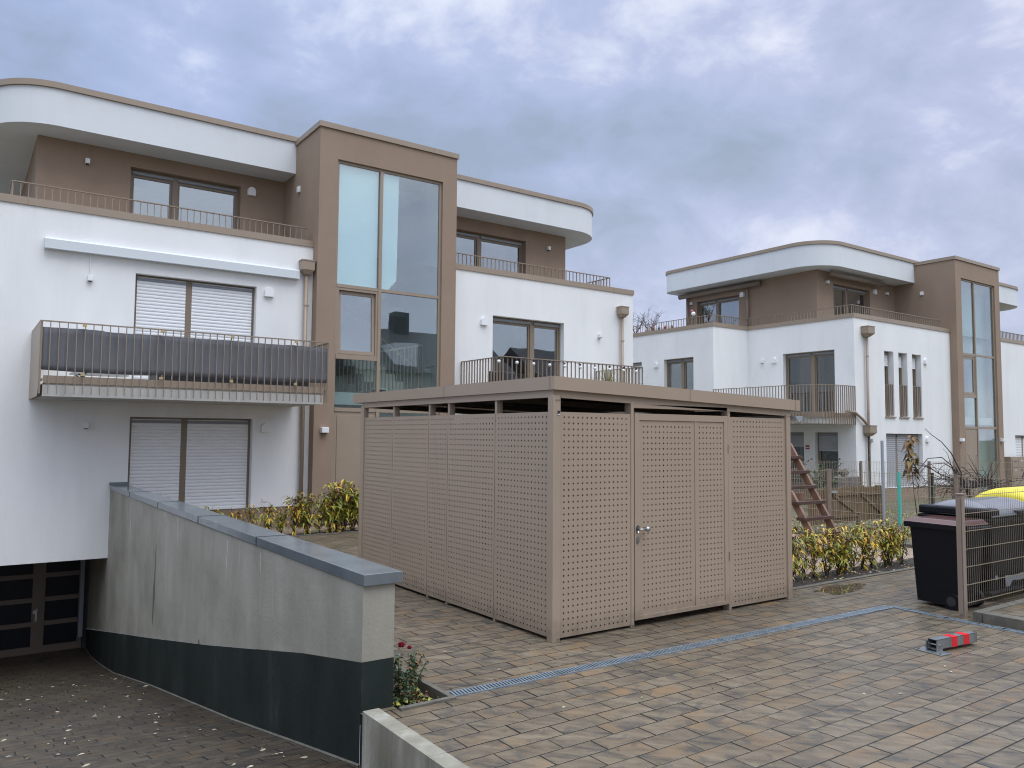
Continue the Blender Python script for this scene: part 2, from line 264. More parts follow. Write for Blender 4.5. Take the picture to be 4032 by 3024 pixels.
# ------------------------------------------------------------------ mesh helpers
ORG = {}
class MB:
    def __init__(s): s.v = []; s.f = []; s.m = []; s.k = 0
    def add(s, vs, fs):
        o = len(s.v); s.v += [tuple(x) for x in vs]; s.f += [tuple(i + o for i in f) for f in fs]; s.m += [s.k] * len(fs); return s
    def box(s, x0, x1, y0, y1, z0, z1, T=None):
        vs = [(x, y, z) for z in (z0, z1) for y in (y0, y1) for x in (x0, x1)]
        if T: vs = [T(*q) for q in vs]
        return s.add(vs, [(0, 2, 3, 1), (4, 5, 7, 6), (0, 1, 5, 4), (2, 6, 7, 3), (0, 4, 6, 2), (1, 3, 7, 5)])
    def quad(s, a, b, c, d): return s.add([a, b, c, d], [(0, 1, 2, 3)])
    def prism(s, poly, z0, z1, T=None):
        n = len(poly); vs = [(x, y, z0) for x, y in poly] + [(x, y, z1) for x, y in poly]
        if T: vs = [T(*q) for q in vs]
        return s.add(vs, [tuple(range(n))[::-1], tuple(range(n, 2 * n))] + [(i, (i + 1) % n, n + (i + 1) % n, n + i) for i in range(n)])
    def tube(s, pts, r, n=8, cap=True):
        pts = [Vector(p) for p in pts]; rings = []; rs = r if isinstance(r, (list, tuple)) else [r] * len(pts)
        for i, p in enumerate(pts):
            d = (pts[min(i + 1, len(pts) - 1)] - pts[max(i - 1, 0)])
            if d.length < 1e-9: d = Vector((0, 0, 1))
            d.normalize(); a = d.orthogonal() if i == 0 else (pa - d * pa.dot(d))
            if a.length < 1e-6: a = d.orthogonal()
            a.normalize(); pa = a; b = d.cross(a)
            rings.append([p + (a * math.cos(2 * math.pi * k / n) + b * math.sin(2 * math.pi * k / n)) * rs[i] for k in range(n)])
        fs = [(i * n + k, i * n + (k + 1) % n, (i + 1) * n + (k + 1) % n, (i + 1) * n + k) for i in range(len(pts) - 1) for k in range(n)]
        if cap: fs += [tuple(range(n))[::-1], tuple(range((len(pts) - 1) * n, len(pts) * n))]
        return s.add([v for rg in rings for v in rg], fs)
    def bar(s, a, b, w, h=None):
        """rectangular bar from a to b, w wide across, h tall"""
        h = h or w; a = Vector(a); b = Vector(b); d = (b - a).normalized()
        up = Vector((0, 0, 1)) if abs(d.z) < 0.95 else Vector((0, 1, 0)); sd_ = d.cross(up).normalized() * w / 2; u = sd_.cross(d).normalized() * h / 2
        vs = [p + x + y for p in (a, b) for x in (-sd_, sd_) for y in (-u, u)]
        return s.add(vs, [(0, 1, 3, 2), (4, 6, 7, 5), (0, 4, 5, 1), (2, 3, 7, 6), (0, 2, 6, 4), (1, 5, 7, 3)])
    def sphere(s, c, r, n=10, sq=1.0):
        c = Vector(c); vs = []; m = n // 2
        for i in range(m + 1):
            th = math.pi * i / m
            for k in range(n): ph = 2 * math.pi * k / n; vs.append(c + Vector((math.sin(th) * math.cos(ph), math.sin(th) * math.sin(ph), math.cos(th) * sq)) * r)
        return s.add(vs, [(i * n + k, (i + 1) * n + k, (i + 1) * n + (k + 1) % n, i * n + (k + 1) % n) for i in range(m) for k in range(n)])
    def leaf(s, p, d, L, wd, droop=0.3, roll=None):
        p = Vector(p); d = Vector(d).normalized(); sd_ = d.cross(Vector((0, 0, 1)))
        if sd_.length < 1e-3: sd_ = Vector((1, 0, 0))
        sd_.normalize(); sd_ = Matrix.Rotation(random.uniform(-.9, .9) if roll is None else roll, 3, d) @ sd_
        m = p + d * L * 0.45 + Vector((0, 0, -droop * L * 0.15)); e = p + d * L + Vector((0, 0, -droop * L)); q = p + d * L * .2
        nn = sd_.cross(d) * wd * 0.18
        return s.add([p, q + sd_ * wd * .35, m + sd_ * wd / 2 + nn, e, m - sd_ * wd / 2 + nn, q - sd_ * wd * .35, m], [(0, 1, 6), (1, 2, 6), (2, 3, 6), (3, 4, 6), (4, 5, 6), (5, 0, 6)])
    def build(s, name, m, parent=None, label=None, bevel=0, smooth=False, org=None):
        me = bpy.data.meshes.new(name); o0 = Vector(ORG[parent.name]) if parent else Vector(org or (0, 0, 0))
        me.from_pydata([Vector(v) - o0 for v in s.v], [], s.f)
        for x in (m if isinstance(m, list) else [m]): me.materials.append(x)
        if isinstance(m, list): me.polygons.foreach_set('material_index', s.m)
        if smooth: me.polygons.foreach_set('use_smooth', [True] * len(me.polygons))
        me.update(); o = bpy.data.objects.new(name, me); COL.objects.link(o)
        if parent: o.parent = parent
        else: o.location = o0
        ORG[o.name] = tuple(o0)
        if label: o['label'] = label
        if bevel:
            b = o.modifiers.new('bevel', 'BEVEL'); b.width = bevel; b.segments = 2; b.limit_method = 'ANGLE'; b.angle_limit = R(40)
        return o
def thing(name, loc, label, cat, group=None):
    o = bpy.data.objects.new(name, None); COL.objects.link(o); o.location = loc; o.empty_display_size = 0.2
    ORG[o.name] = tuple(loc); return tag(o, label, cat, group)
def tag(o, label, cat, group=None):
    o['label'] = label; o['category'] = cat
    if group: o['group'] = group
    return o
def struct(name, mb, m, **k):
    o = mb.build(name, m, **k); o['kind'] = 'structure'; return o
def copy_tree(o, parent=None):
    c = o.copy(); COL.objects.link(c)
    if parent: c.parent = parent
    ORG[c.name] = ORG.get(o.name, (0, 0, 0))
    for ch in list(o.children): copy_tree(ch, c)
    return c
def rounded(x0, x1, y0, y1, r, n=10):
    """rectangle, corner radii r=(x0y0, x1y0, x1y1, x0y1)"""
    P = []
    for cx, cy, rr, a0 in ((x0, y0, r[0], 180), (x1, y0, r[1], 270), (x1, y1, r[2], 0), (x0, y1, r[3], 90)):
        if rr < 1e-4: P.append((cx, cy)); continue
        ox = cx + rr * (1 if cx == x0 else -1); oy = cy + rr * (1 if cy == y0 else -1)
        P += [(ox + rr * math.cos(R(a0 + 90 * i / n)), oy + rr * math.sin(R(a0 + 90 * i / n))) for i in range(n + 1)]
    return P
def wall(mb, T, u0, u1, z0, z1, ops, dep=0.2):
    us = sorted({u0, u1, *[a for o in ops for a in o[:2]]}); zs = sorted({z0, z1, *[a for o in ops for a in o[2:4]]})
    for i in range(len(us) - 1):
        for j in range(len(zs) - 1):
            cu, cz = (us[i] + us[i + 1]) / 2, (zs[j] + zs[j + 1]) / 2
            if any(o[0] < cu < o[1] and o[2] < cz < o[3] for o in ops): continue
            mb.quad(T(us[i], 0, zs[j]), T(us[i + 1], 0, zs[j]), T(us[i + 1], 0, zs[j + 1]), T(us[i], 0, zs[j + 1]))
    for a, b, c, d in [o[:4] for o in ops]:
        mb.quad(T(a, 0, c), T(a, 0, d), T(a, dep, d), T(a, dep, c)); mb.quad(T(b, 0, c), T(b, dep, c), T(b, dep, d), T(b, 0, d))
        mb.quad(T(a, 0, d), T(b, 0, d), T(b, dep, d), T(a, dep, d)); mb.quad(T(a, 0, c), T(a, dep, c), T(b, dep, c), T(b, 0, c))
def window(b, T, a, c, z0, z1, d=0.16, split=0.42, shut=(0, 0), sash=True, room=2.5, sill=False, curtain=False, label=None, lampdot=False, gl=None, sm=None):
    """opening a..c wide, frame at depth d; shut = fraction closed for each leaf"""
    f = MB(); fw = 0.055; dp = 0.09; mid = a + (c - a) * split if split else None
    H = 0.13                                     # shutter case
    f.box(a, a + fw, d, d + dp, z0, z1, T); f.box(c - fw, c, d, d + dp, z0, z1, T); f.box(a + fw, c - fw, d, d + dp, z0, z0 + fw, T); f.box(a + fw, c - fw, d + .01, d + dp, z1 - H, z1, T)
    leaves = [(a + fw, mid - .06), (mid + .06, c - fw)] if mid else [(a + fw, c - fw)]
    if mid: f.box(mid - .06, mid + .06, d - .015, d + dp, z0 + fw, z1 - H, T)
    for l, r in leaves:                          # sash profiles
        s_ = .045
        f.box(l, l + s_, d + .02, d + dp - .005, z0 + fw, z1 - H, T); f.box(r - s_, r, d + .02, d + dp - .005, z0 + fw, z1 - H, T)
        f.box(l + s_, r - s_, d + .02, d + dp - .005, z0 + fw, z0 + fw + s_, T); f.box(l + s_, r - s_, d + .02, d + dp - .005, z1 - H - s_, z1 - H, T)
    w_ = f.build('window', framem, b, label)
    cs = MB()
    for l, r in leaves: cs.box(l, r, d - .03, d + .01, z1 - .115, z1 - .055, T)
    cs.build('shutter_case', casem, w_)
    for (l, r), sh in zip(leaves, shut if mid else shut[:1]):
        if sh < 1: MB().box(l + .045, r - .045, d + .05, d + .06, z0 + fw + .045, z1 - H - .045, T).build('pane', gl or wglass, w_)
        if sh > 0:
            m = MB(); zt = z1 - .04; zb = z1 - .15 - (z1 - z0 - .2) * sh if sh < 1 else z0 + .05; hs = 0.068; k = int((zt - zb) / hs)
            for i in range(k):
                za = zt - (i + 1) * hs; prof = [(0.0, za), (-.009, za + .010), (-.012, za + .034), (-.007, za + .056), (0.002, za + .064), (0.002, za + hs)]
                for (p0, q0), (p1, q1) in zip(prof, prof[1:]): m.quad(T(l, d - .01 + p0, q0), T(r, d - .01 + p0, q0), T(r, d - .01 + p1, q1), T(l, d - .01 + p1, q1))
            m.box(l, r, d - .02, d - .004, zt - k * hs - .05, zt - k * hs, T)
            m.build('shutter', sm or shutm, w_)
    if sill: MB().box(a - .03, c + .03, -.05, d, z0 - .04, z0 - .001, T).build('sill', bmetal, w_)
    if min(shut[:1 if not mid else 2]) < 1:
        A, Cc, e = a - .3, c + .3, d + dp
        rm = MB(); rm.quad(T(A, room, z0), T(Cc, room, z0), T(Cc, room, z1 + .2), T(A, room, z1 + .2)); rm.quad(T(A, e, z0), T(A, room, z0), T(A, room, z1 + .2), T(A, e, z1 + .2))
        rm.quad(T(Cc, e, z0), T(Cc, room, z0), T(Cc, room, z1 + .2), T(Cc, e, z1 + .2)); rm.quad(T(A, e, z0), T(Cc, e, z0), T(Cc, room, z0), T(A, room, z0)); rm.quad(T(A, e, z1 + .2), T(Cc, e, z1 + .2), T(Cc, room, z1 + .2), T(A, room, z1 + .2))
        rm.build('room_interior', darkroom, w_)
    if curtain:
        m = MB(); n = 26; l, r = a + .12, a + .12 + (c - a) * curtain
        pts = [(l + (r - l) * i / n, d + .35 + .035 * math.sin(i * 2.3)) for i in range(n + 1)]
        for (p0, q0), (p1, q1) in zip(pts, pts[1:]): m.quad(T(p0, q0, z0 + .05), T(p1, q1, z0 + .05), T(p1, q1, z1 - .1), T(p0, q0, z1 - .1))
        m.build('curtain', curt, w_)
    return w_
def railing(mb, pts, z0, z1, sp=0.125, bw=0.012, bd=0.03, top=0.02, low=None, first=True):
    for (x0, y0), (x1, y1) in zip(pts, pts[1:]):
        L = math.hypot(x1 - x0, y1 - y0); n = max(1, round(L / sp)); ux, uy = (x1 - x0) / L, (y1 - y0) / L
        for i in range(0 if first else 1, n + 1):
            x, y = x0 + (x1 - x0) * i / n, y0 + (y1 - y0) * i / n
            vs = [(x + ux * p * bw / 2 - uy * q * bd / 2, y + uy * p * bw / 2 + ux * q * bd / 2, z) for z in (z0, z1 - top) for q in (-1, 1) for p in (-1, 1)]
            mb.add(vs, [(0, 2, 3, 1), (4, 5, 7, 6), (0, 1, 5, 4), (2, 6, 7, 3), (0, 4, 6, 2), (1, 3, 7, 5)])
        mb.bar((x0, y0, z1 - top / 2), (x1, y1, z1 - top / 2), 0.045, top)
        if low: mb.bar((x0, y0, low), (x1, y1, low), 0.03, 0.012)
def dome_vent(b, T, u, z, s=0.2):
    m = MB(); n = 10; prof = [(-s / 2, 0), (s / 2, 0), (s / 2, s * .55)] + [(s / 2 * math.cos(R(180 * i / n)), s * .55 + s / 2 * math.sin(R(180 * i / n))) for i in range(1, n)] + [(-s / 2, s * .55)]
    k = len(prof); vs = [T(u + p, 0, z - s * .5 + q) for p, q in prof] + [T(u + p * .94, -.075, z - s * .5 + q * .97 + .003) for p, q in prof]
    m.add(vs, [tuple(range(k, 2 * k))] + [(i, (i + 1) % k, k + (i + 1) % k, k + i) for i in range(k)]); m.build('vent_cover', fixt, b, bevel=.006)
def lamp(b, T, u, z, w_=.09, h=.11, d=.11):
    m = MB().box(u - w_ / 2, u + w_ / 2, -d, -.001, z - h / 2, z + h / 2, T); l = m.build('wall_lamp', fixt, b, bevel=.008)
    MB().box(u - w_ / 2 + .015, u + w_ / 2 - .015, -d + .015, -.02, z - h / 2 - .012, z - h / 2 + .002, T).build('lens', dgrey, l)
def downpipe(b, T, u, z_top, z_bot, hop=(.31, .32)):
    m = MB(); m.tube([T(u, -.09, z_top - hop[1]), T(u, -.09, z_bot)], .043, 12)
    p = m.build('downpipe', bmetal, b, smooth=True)
    h = MB(); a, hh = hop[0] / 2, hop[1]
    for za, zb, wa, wb in ((z_top - hh, z_top - hh * .68, .055, a - .015), (z_top - hh * .68, z_top - .02, a - .015, a - .015), (z_top - .02, z_top, a, a)):
        vs = [T(u + sx * wa, d, za) for sx in (-1, 1) for d in ((-.01, -.01 - .11 - .75 * wa))] + [T(u + sx * wb, d, zb) for sx in (-1, 1) for d in ((-.01, -.01 - .11 - .75 * wb))]
        h.add(vs, [(0, 1, 3, 2), (4, 6, 7, 5), (0, 2, 6, 4), (1, 5, 7, 3), (0, 4, 5, 1), (2, 3, 7, 6)])
    h.build('rain_hopper', bmetal, p)
    c = MB()
    for z in (z_top - 1.0, (z_top + z_bot) / 2, z_bot + .35): c.tube([T(u, -.09, z - .015), T(u, -.09, z + .015)], .05, 12); c.box(u + .04, u + .08, -.1, -.08, z - .012, z + .012, T)
    c.build('pipe_clamp', bmetal, p)
    return p

# ------------------------------------------------------------------ ground
g = MB()
def sheet(m, x0, x1, y0, y1, z): m.quad((x0, y0, z), (x1, y0, z), (x1, y1, z), (x0, y1, z))
for r in ((-900, -3.2, -900, 900), (2.6, 900, -900, 900), (-3.2, 2.6, -900, 2.6), (-3.2, 2.6, 19.55, 900)): sheet(g, *r, -0.14)
struct('ground', g, lawn)
g = MB()
for r in ((2.53, 3.2, -9, 15.1), (3.2, 9.0, -9, 15.1), (9.0, 16.5, -9, 6.42), (-3.2, 2.53, -9, 3.0), (-14, -3.2, -9, 3.0), (9.0, 13.2, 12.2, 15.1)):
    x0, x1, y0, y1 = r
    if r[0] == 2.53:      # leave the planting bed open
        for q in ((2.53, 2.72, -9, 5.2), (2.46, 2.722, 5.2, 5.346), (2.72, 3.2, -9, 5.26), (3.16, 3.2, 5.26, 7.4), (2.72, 3.2, 7.4, 15.1)): sheet(g, *q, 0)
    else: sheet(g, x0, x1, y0, y1, 0)
struct('courtyard_paving', g, pave)
prof = [(2.6, 0.0), (3.4, -.04), (5.35, -.37), (6.46, -.575), (8.44, -.95), (12.44, -1.64), (15.6, -2.24), (17.2, -2.46), (18.4, -2.59), (19.6, -2.60)]
g = MB()
for (a, za), (b_, zb) in zip(prof, prof[1:]): g.quad((-3.2, a, za), (2.47, a, za), (2.47, b_, zb), (-3.2, b_, zb))
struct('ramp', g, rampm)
g = MB(); sheet(g, 2.72, 7.9, 15.18, 15.6, -.02); sheet(g, 8.75, 13.3, 6.5, 7.08, -.01); sheet(g, 2.6, 3.12, 5.3, 7.4, -.09)
struct('planting_soil', g, soil)
g = MB(); sheet(g, 2.72, 17, 15.6, 16.8, -.024); sheet(g, 8.75, 14.5, 7.08, 12.2, -.014); sheet(g, 9.0, 14.5, 6.46, 6.5, -.016)
struct('gravel_strip', g, gravel)
g = MB(); g.box(2.72, 7.9, 15.1, 15.18, -.1, .012); g.box(8.7, 13.4, 6.42, 6.5, -.1, .014); g.box(14.46, 14.54, 6.3, 14, -.1, .05)
struct('kerb', g, edging)
# raised slab beside the fence
g = MB(); g.box(9.36, 14, -3, 4.16, -.05, .098); struct('raised_paving', g, pave)
g = MB()
for x in (9.22, 10.22, 11.22, 12.22): g.box(x + .004, x + .996, 4.163, 4.26, -.05, .11)
g.box(9.22, 9.357, 3.2, 4.158, -.05, .11); g.box(9.22, 9.357, 2.2, 3.196, -.05, .11)
tag(g.build('kerb_stones_edging', edging, org=(9.3, 4.2, 0), bevel=.006), 'grey concrete edging round the raised slab at the mesh fence', 'kerb')
# puddle
g = MB(); P = []
for i in range(40):
    a = 2 * math.pi * i / 40; rr = 1 + .13 * math.sin(3 * a + 1) + .10 * math.sin(5 * a) + .06 * math.sin(9 * a + 2); P.append((9.70 + .50 * rr * math.cos(a) + .12 * math.sin(a), 6.12 + .20 * rr * math.sin(a)))
g.add([(x, y, .005) for x, y in P], [tuple(range(40))]); struct('puddle', g, wetp)
g = MB(); g.add([(9.75 + (x - 9.72) * 1.5, 6.06 + (y - 6.1) * 1.45, .002) for x, y in P], [tuple(range(40))])
struct('damp_patch', g, dampp)

# ------------------------------------------------------------------ apartment buildings
def apartment(ox, oy, oz, kind, label):
    F = lambda y: (lambda u, d, z: (ox + u, oy + y + d, oz + z))       # walls facing the camera
    G = lambda x: (lambda u, d, z: (ox + x + d, oy - u, oz + z))       # walls facing -x, u = -y
    b = thing('apartment_building', (ox + 8.15, oy + 16.8, oz), label, 'building')
    YF, YT, YB, YU, YE = 16.8, 16.53, 18.07, 18.87, 29.0
    X0, XT0, XT1, X1 = 0.02, 6.37, 9.93, 16.19
    TF, TT, TU = F(YF), F(YT), F(YU)
    one = kind == 1
    wm = MB()
    if one:
        lw = [(2.76, 5.135, .30, 2.30), (2.76, 5.135, 2.92, 5.13)]
        rw = [(11.22, 13.585, .30, 2.30), (11.22, 13.585, 2.92, 5.095)]
        wall(wm, TF, X0, 2.60, -.39, 6.16, []); wall(wm, TF, 2.60, XT0, .43, 6.16, [(o[0], o[1], max(o[2], .431), o[3]) for o in lw]); wall(wm, TF, XT1, X1, .43, 6.16, [(o[0], o[1], max(o[2], .431), o[3]) for o in rw])
        wm.quad(TF(X0, 0, -.39), TF(2.6, 0, -.39), TF(2.6, .25, -.39), TF(X0, .25, -.39)); wm.quad(TF(2.6, 0, -.39), TF(2.6, .25, -.39), TF(2.6, .25, .43), TF(2.6, 0, .43))
    else:
        lw = [(1.83, 4.22, .42, 2.28)] + [(a, c, 2.86, 5.11) for a, c in ((1.82, 2.41), (2.73, 3.31), (3.64, 4.25))]
        rw = [(11.6, 13.9, .42, 2.28)]
        wall(wm, TF, X0, XT0, .43, 6.10, [(o[0], o[1], max(o[2], .431), o[3]) for o in lw]); wall(wm, TF, XT1, X1, .43, 6.10, [(o[0], o[1], max(o[2], .431), o[3]) for o in rw])
    TOP = 6.16 if one else 6.10
    GS, GO = G(X0), G(-1.906)
    sw = [(-19.54, -17.52, 2.92, 5.09), (-18.31, -17.45, .43, 2.30), (-20.55, -18.74, .43, 2.30)]
    so = [(-23.48, -22.0, 2.9, 5.06), (-26.2, -24.68, 2.9, 5.06), (-23.48, -22.0, .43, 2.3)]
    wall(wm, GS, -21.06, -YF, .43 if not one else -.39, TOP, sw); wall(wm, GO, -YE, -21.06, .43, TOP, so); wall(wm, F(21.06), -1.906, X0, .43, TOP, [])
    # other sides and the roof of the white block
    for (xa, ya), (xb, yb) in zip([(X1, YF), (X1, 21.06), (18.1, 21.06), (18.1, YE)], [(X1, 21.06), (18.1, 21.06), (18.1, YE), (-1.906, YE)]):
        wm.quad((ox + xa, oy + ya, oz - .39), (ox + xb, oy + yb, oz - .39), (ox + xb, oy + yb, oz + TOP), (ox + xa, oy + ya, oz + TOP))
    foot = [(X0, YF), (X1, YF), (X1, 21.06), (18.1, 21.06), (18.1, YE), (-1.906, YE), (-1.906, 21.06), (X0, 21.06)]
    MB().add([(ox + x, oy + y, oz + TOP - .02) for x, y in foot], [tuple(range(8))]).build('terrace_floor', terr, b)
    wm.build('wall', white, b, 'smooth white rendered wall')
    # plinth
    MB().box(2.72 if one else X0 + .02, XT0 - .001, .02, .3, -.3, .43, TF).build('plinth', brown, b); MB().box(XT1 + .001, X1 - .02, .02, .3, -.3, .43, TF).build('plinth', brown, b)
    if not one: MB().box(-21.06, -YF - .3, .02, .3, -.3, .43, GS).build('plinth', brown, b); MB().box(-YE, -21.06, .02, .3, -.3, .43, GO).build('plinth', brown, b)
    # upper storey
    um = MB(); TUl = F(YU)
    if one: uw = [(2.92, 5.32, 6.2, 7.88)]; ur = [(11.0, 13.77, 6.2, 7.83)]
    else: uw = [(2.15, 4.58, 6.2, 7.80)]; ur = [(11.4, 13.8, 6.2, 7.8)]
    wall(um, TUl, 1.13, XT0, 6.1, 8.19, uw); wall(um, TUl, XT1, 15.3, 6.1, 8.19, ur)
    us_ = [(-24.5, -22.34, 6.2, 7.75)]
    wall(um, G(1.13), -25.1, -YU, 6.1, 8.19, us_)
    um.quad((ox + 15.3, oy + YU, oz + 6.1), (ox + 15.3, oy + 25.1, oz + 6.1), (ox + 15.3, oy + 25.1, oz + 8.19), (ox + 15.3, oy + YU, oz + 8.19))
    um.quad((ox + 1.13, oy + 25.1, oz + 6.1), (ox + 15.3, oy + 25.1, oz + 6.1), (ox + 15.3, oy + 25.1, oz + 8.19), (ox + 1.13, oy + 25.1, oz + 8.19))
    um.build('upper_wall', brown, b, 'taupe rendered wall of the set-back top floor')
    T3 = lambda x, y, z: (ox + x, oy + y, oz + z)
    rb = MB(); poly = rounded(.24, 16.38, YB, 25.65, (1.25, 1.25, .5, .5), 40); rb.prism(poly, 8.19, 8.95, T3)
    r_ = rb.build('roof_band', bandm, b, 'white rounded roof band'); 
    for p_ in r_.data.polygons: p_.use_smooth = False
    rc = MB(); cp = rounded(.20, 16.42, YB - .045, 25.70, (1.29, 1.29, .54, .54), 40); rc.prism(cp, 8.953, 9.075, T3); rc.build('roof_coping', bmetal, r_)
    for x in (1.55, 3.55, 5.4, 6.0, 10.9, 12.9, 14.7): MB().box(x - .005, x + .005, YB - .048, YB, 8.95, 9.076, T3).build('coping_joint', railm, r_)
    # parapet coping
    def cope(a, c, T, w0=-.03, w1=.3, z=TOP): MB().box(a, c, w0, w1, z, z + .14, T).build('parapet_coping', bmetal, b)
    cope(X0 - .03, XT0, TF); cope(XT1, X1 + .03, TF)
    cope(-21.03, -YF - .3, GS); cope(-YE, -21.361, GO); cope(-1.936, X0 - .03, F(21.06), -.03, .3)
    MB().box(X1 - .27, X1 + .03, YF + .3, 21, TOP, TOP + .14, T3).build('parapet_coping', bmetal, b)
    for x in (0.9, 3.7, 12.9, 15.4): MB().box(x - .004, x + .004, -.034, .3, TOP, TOP + .142, TF).build('coping_joint', railm, b)
    for u in (-17.4, -19.6): MB().box(u - .004, u + .004, -.034, .3, TOP, TOP + .142, GS).build('coping_joint', railm, b)
    for u in (-22.4, -24.9): MB().box(u - .004, u + .004, -.034, .3, TOP, TOP + .142, GO).build('coping_joint', railm, b)
    # terrace railing
    tr = MB(); z0, z1 = oz + TOP + .14, oz + TOP + .46
    rx0 = .66 if one else .17
    if one: pl = [(rx0, 21), (rx0, 16.96), (6.27, 16.96)]
    else: pl = [(-1.75, 28.6), (-1.75, 21.2), (.17, 21.2), (.17, 16.96), (6.0, 16.96)]
    railing(tr, [(ox + x, oy + y) for x, y in pl], z0, z1, .127, .012, .025, .018)
    tr.build('terrace_railing', railm, b)
    tr = MB(); railing(tr, [(ox + x, oy + y) for x, y in [(10.0, 16.96), (15.42, 16.96), (15.42, 21)]], z0, z1, .127, .012, .025, .018); tr.build('terrace_railing', railm, b)
    # stair tower
    tm = MB(); op = [(6.80, 9.53, .02, 8.20)]
    wall(tm, TT, XT0, XT1, -.3, 8.86, op, .12)
    tm.quad(T3(XT0, YT, -.3), T3(XT0, 22, -.3), T3(XT0, 22, 8.86), T3(XT0, YT, 8.86)); tm.quad(T3(XT1, YT, -.3), T3(XT1, 22, -.3), T3(XT1, 22, 8.86), T3(XT1, YT, 8.86))
    tm.quad(T3(XT0, YT, 8.86), T3(XT1, YT, 8.86), T3(XT1, 22, 8.86), T3(XT0, 22, 8.86)); tm.quad(T3(XT0, 22, 6), T3(XT1, 22, 6), T3(XT1, 22, 8.86), T3(XT0, 22, 8.86))
    t_ = tm.build('stair_tower', brown, b, 'taupe stair tower with tall glazing')
    MB().box(XT0 - .035, XT1 + .035, YT - .04, 22, 8.863, 8.985, T3).build('tower_coping', bmetal, t_)
    for x in (7.15, 9.25): MB().box(x - .005, x + .005, YT - .044, YT, 8.86, 8.987, T3).build('coping_joint', railm, t_)
    fr = MB(); d = .06; D = .12
    fr.box(6.80, 6.86, d, D, .02, 8.2, TT); fr.box(9.47, 9.53, d, D, .02, 8.2, TT); fr.box(6.86, 9.47, d, D, 8.14, 8.2, TT); fr.box(7.87, 7.945, d - .02, D, .02, 8.14, TT)
    fr.box(6.86, 7.87, d - .01, D, 5.30, 5.37, TT); fr.box(7.945, 9.47, d - .01, D, 5.30, 5.37, TT)
    fr.box(6.86, 7.87, d - .01, D, 3.68, 3.79, TT); fr.box(6.86, 7.87, d - .01, D, 2.50, 2.585, TT); fr.box(7.945, 9.47, d - .01, D, 2.50, 2.585, TT); fr.box(7.945, 9.47, d, D, .02, .1, TT)
    fr.box(6.86, 6.91, d, D, 3.79, 5.3, TT); fr.box(7.82, 7.87, d, D, 3.79, 5.3, TT); fr.box(6.91, 7.82, d, D, 5.24, 5.3, TT)
    gz = fr.build('curtain_wall_frame', bmetal, b)
    for a, c, z, y in ((6.86, 7.87, 5.37, 8.14), (7.945, 9.47, 5.37, 8.14), (7.945, 9.47, 2.585, 5.30), (6.86, 7.87, 2.585, 3.68), (7.945, 9.47, .1, 2.50)):
        MB().box(a, c, .085, .095, z, y, TT).build('pane', tglass if one else tglass2, gz)
    # tilted opening sash
    tl = 0.0 if not one else .055
    def TS(u, dd, z): return TT(u, dd + tl * (z - 3.79) / 1.5 * (1 if True else 0), z)
    s_ = MB(); s_.box(6.915, 6.985, .075, .135, 3.80, 5.235, TS); s_.box(7.745, 7.815, .075, .135, 3.80, 5.235, TS); s_.box(6.985, 7.745, .075, .135, 3.80, 3.88, TS); s_.box(6.985, 7.745, .075, .135, 5.16, 5.235, TS)
    sh = s_.build('opening_sash', bmetal, b); MB().box(6.985, 7.745, .10, .11, 3.88, 5.16, TS).build('pane', wglass, sh)
    dr = MB().box(6.865, 7.865, .07, .13, .03, 2.49, TT).box(6.93, 7.80, .055, .069, .09, 2.42, TT).build('entrance_door', bmetal, b, bevel=.003)
    MB().tube([TT(7.74, -.0, .75), TT(7.74, -.0, 1.55)], .012, 8).box(7.73, 7.75, 0, .06, .8, .82, TT).box(7.73, 7.75, 0, .06, 1.48, 1.5, TT).build('door_handle', steel, dr)
    # stairwell inside
    im = MB()
    bk_ = MB()
    if one: bk_.box(6.84, 7.86, .135, .16, 5.39, 8.15, TT); bk_.add([TT(u, d_, z) for d_ in (.135, .16) for u, z in ((7.95, 5.38), (8.16, 5.38), (8.37, 5.62), (8.40, 8.15), (7.95, 8.15))], [(0, 1, 2, 3, 4), (9, 8, 7, 6, 5)] + [(i, (i + 1) % 5, 5 + (i + 1) % 5, 5 + i) for i in range(5)])
    else: bk_.box(6.62, 9.70, .45, .48, .1, 8.3, TT)
    for a in ((6.55, 9.78, 3.2, 3.25, 0, 8.6), (6.55, 6.60, .14, 3.2, 0, 8.6), (9.73, 9.78, .14, 3.2, 0, 8.6), (6.55, 9.78, .14, 3.25, 8.4, 8.45), (6.6, 9.73, .2, .75, 2.66, 2.94), (6.6, 9.73, 2.3, 3.2, 5.15, 5.40), (6.6, 9.73, .14, 3.2, -.1, 0)):
        im.box(*a, TT)
    iw = im.build('stairwell_wall', paleroom, b); bk_.build('added_pale_panel', span if one else span2, b)  # panels added close behind the glass to make the panes look brighter
    st = MB()
    for i in range(10): st.box(9.35 - .27 * (i + 1), 9.35 - .27 * i, 1.0, 2.1, 2.7 + .18 * (i - .9), 2.94 + .18 * (i + 1), TT)
    for i in range(9): st.box(6.9 + .27 * i, 6.9 + .27 * (i + 1), 2.15, 3.15, 4.3 + .18 * i, 4.6 + .18 * i, TT)
    st.build('staircase', stone, b)
    sr = MB(); n = 24
    for i in range(n + 1):
        x = 6.95 + 2.35 * i / n; zt = 3.9 + .2 * max(0, (x - 7.9)) if x > 7.9 else 3.9
        if i % 1 == 0: sr.box(x - .01, x + .01, .5, .53, 2.72, zt, TT)
    sr.bar(TT(6.9, .51, 3.9), TT(7.9, .51, 3.9), .04); sr.bar(TT(7.9, .51, 3.9), TT(9.3, .51, 4.2), .04)
    sr.bar(TT(9.3, .95, 3.7), TT(6.9, .95, 5.4), .04)
    sr.build('stair_railing', railm, b)
